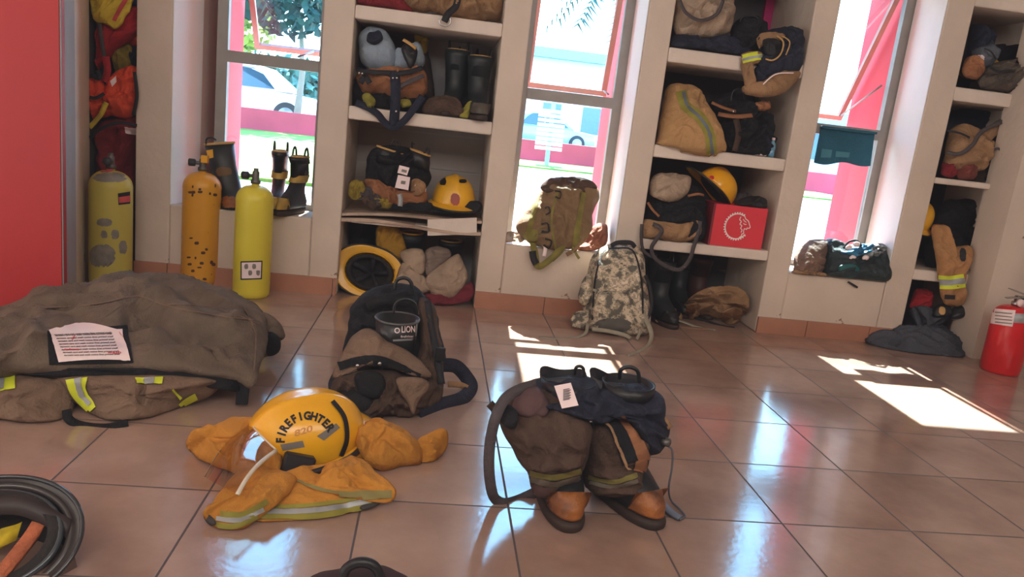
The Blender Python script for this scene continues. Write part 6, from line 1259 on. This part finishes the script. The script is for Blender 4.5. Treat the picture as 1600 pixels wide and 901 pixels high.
t, o = one('gear_heap', 'dark gear heap at the right of the middle shelf, third bay', 'gear', [(1545, 215, 2.1), (1570, 200, 2.12), (1590, 200, 2.12), (1580, 285, 2.02), (1545, 284, 2.02), (1538, 260, 2.03)], .06, M_black, part='heap', amp=.02, ns=16, nb=60, rings=14, zmin=Z2 + .002); hs([(1548, 238, 1.97), (1560, 232, 1.96), (1568, 245, 1.96), (1560, 262, 1.96)], .012, 'grey_strap', M_gweb, t)
t, o = one('red_pouch', 'red pouch beneath the tan jacket, left end of the middle shelf, third bay', 'bag', [(1470, 270, 1.99), (1474, 256, 2.0), (1490, 256, 2.0), (1494, 272, 1.98), (1480, 278, 1.97)], .03, M_red2, part='body', nb=40, rings=8, zmin=Z2 + .002)
t, o = one('red_pouch', 'red-brown pouch in the middle of the middle shelf, third bay', 'bag', [(1494, 262, 1.99), (1510, 254, 1.99), (1524, 262, 1.98), (1522, 280, 1.97), (1498, 278, 1.97)], .03, mat('red_brown_cloth', (110, 50, 42), 1.1, .9, bump=.3, bscale=100), part='body', nb=40, rings=8, zmin=Z2 + .002)
t, o = one('folded_vest', 'dark vest across the back of the middle shelf, third bay', 'vest', [(1490, 172, 2.3), (1590, 178, 2.3), (1585, 215, 2.28), (1485, 215, 2.28)], .04, M_navy, part='body', nb=50, rings=10)
hc3 = W(1462, 345, 2.04)
hh_ = helmet('yellow helmet hanging tilted at the left of the lower shelf, third bay', pose((2.935, 2.12, hc3.z - .02), 60, 22, -12), M_hyel2, rx=.105, ry=.09, rz=.12, brim=(.02, .03, .02))
t = thing('bunker_trousers', 'tan trousers with a yellow striped cuff hanging over the lowest shelf edge', 'trousers', W(1490, 490, 1.94))
lg = shell('leg', [(1455, 355, 2.02), (1470, 350, 2.02), (1482, 356, 2.0), (1486, 384, 1.98), (1515, 384, 1.98), (1519, 400, 1.97), (1512, 420, 1.95), (1505, 430, 1.94), (1506, 462, 1.935), (1504, 476, 1.935), (1480, 478, 1.935), (1470, 462, 1.935), (1466, 435, 1.94), (1462, 400, 1.96)], .05, mat('ochre_tan_cloth', (176, 128, 82), 1.1, .9, var=.25, bump=.35, bscale=110), t, amp=.006, nb=100, rings=20, center=(1485, 420, 1.95))
T = bvh(lg); band('yellow_tape', [(1464, 440), (1485, 441), (1507, 438)], 21, T, M_lime, t, .004); band('silver_tape', [(1464, 440), (1485, 441), (1507, 438)], 9, T, M_silver, t, .007)
band('black_patch', [(1476, 463), (1492, 464)], 7, T, M_ink, t, .005); blotch('dark_knot', 1504, 398, 5, 10, T, M_ink, t, 2, .006)
t, o = one('bunker_jacket', 'black jacket heaped at the back of the lower shelf, third bay', 'jacket', [(1470, 320, 2.26), (1500, 312, 2.28), (1530, 315, 2.28), (1525, 400, 2.16), (1520, 424, 2.1), (1490, 424, 2.1), (1450, 420, 2.1), (1446, 380, 2.16)], .08, M_black, part='heap', amp=.016, nb=80, rings=16, zmin=Z1 + .002)
t, o = one('tarp', 'dark slate sheet spilling from the lowest space onto the floor', 'tarpaulin', [(1353, 522, ('z', .035)), (1375, 517, ('z', .04)), (1408, 516, ('z', .05)), (1416, 496, ('z', .10)), (1425, 480, 2.02), (1460, 484, 2.02), (1505, 486, 2.02), (1515, 500, ('z', .08)), (1508, 556, 'f'), (1470, 556, 'f'), (1425, 552, 'f'), (1385, 545, 'f'), (1358, 538, 'f')], .05, mat('slate_tarp', (66, 70, 80), 1.15, .8, var=.3, bump=.35, bscale=100), part='sheet', bulge=(0, -.6, .8), amp=.010, nb=110, rings=22, center=(1440, 520, ('z', .07)), zmin=.003, back=.2)
t, o = one('fuel_can', 'red can half hidden under the lowest shelf, third bay', 'can', [(1424, 470, 2.1), (1430, 452, 2.12), (1446, 450, 2.12), (1452, 460, 2.1), (1450, 482, 2.08), (1425, 482, 2.08)], .05, M_red1, part='body', nb=40, rings=10, zmin=.05)
boot('black boot standing on the slate sheet, left one under the striped cuff', pose((3.015, 2.02, .055), 30), H=.10, s=.8, shaft=M_rub, toe=M_rub, loops=False, name='work_shoe', trim=None) if False else None
t, o = one('work_shoe', 'black work shoe under the striped cuff, left one', 'shoe', [(1456, 490, 1.96), (1462, 478, 1.97), (1478, 474, 1.97), (1486, 484, 1.96), (1482, 494, 1.94), (1464, 496, 1.94)], .03, M_rub, part='upper', nb=40, rings=10, amp=.002, zmin=.06)
blotch('worn_toe', 1472, 485, 5, 6, bvh(o), M_trim, t, 2, .002)
t, o = one('work_shoe', 'black work shoe under the striped cuff, right one', 'shoe', [(1484, 488, 1.96), (1492, 478, 1.97), (1508, 478, 1.97), (1512, 490, 1.95), (1500, 498, 1.94), (1486, 497, 1.94)], .03, M_rub, part='upper', nb=40, rings=10, amp=.002, zmin=.06)
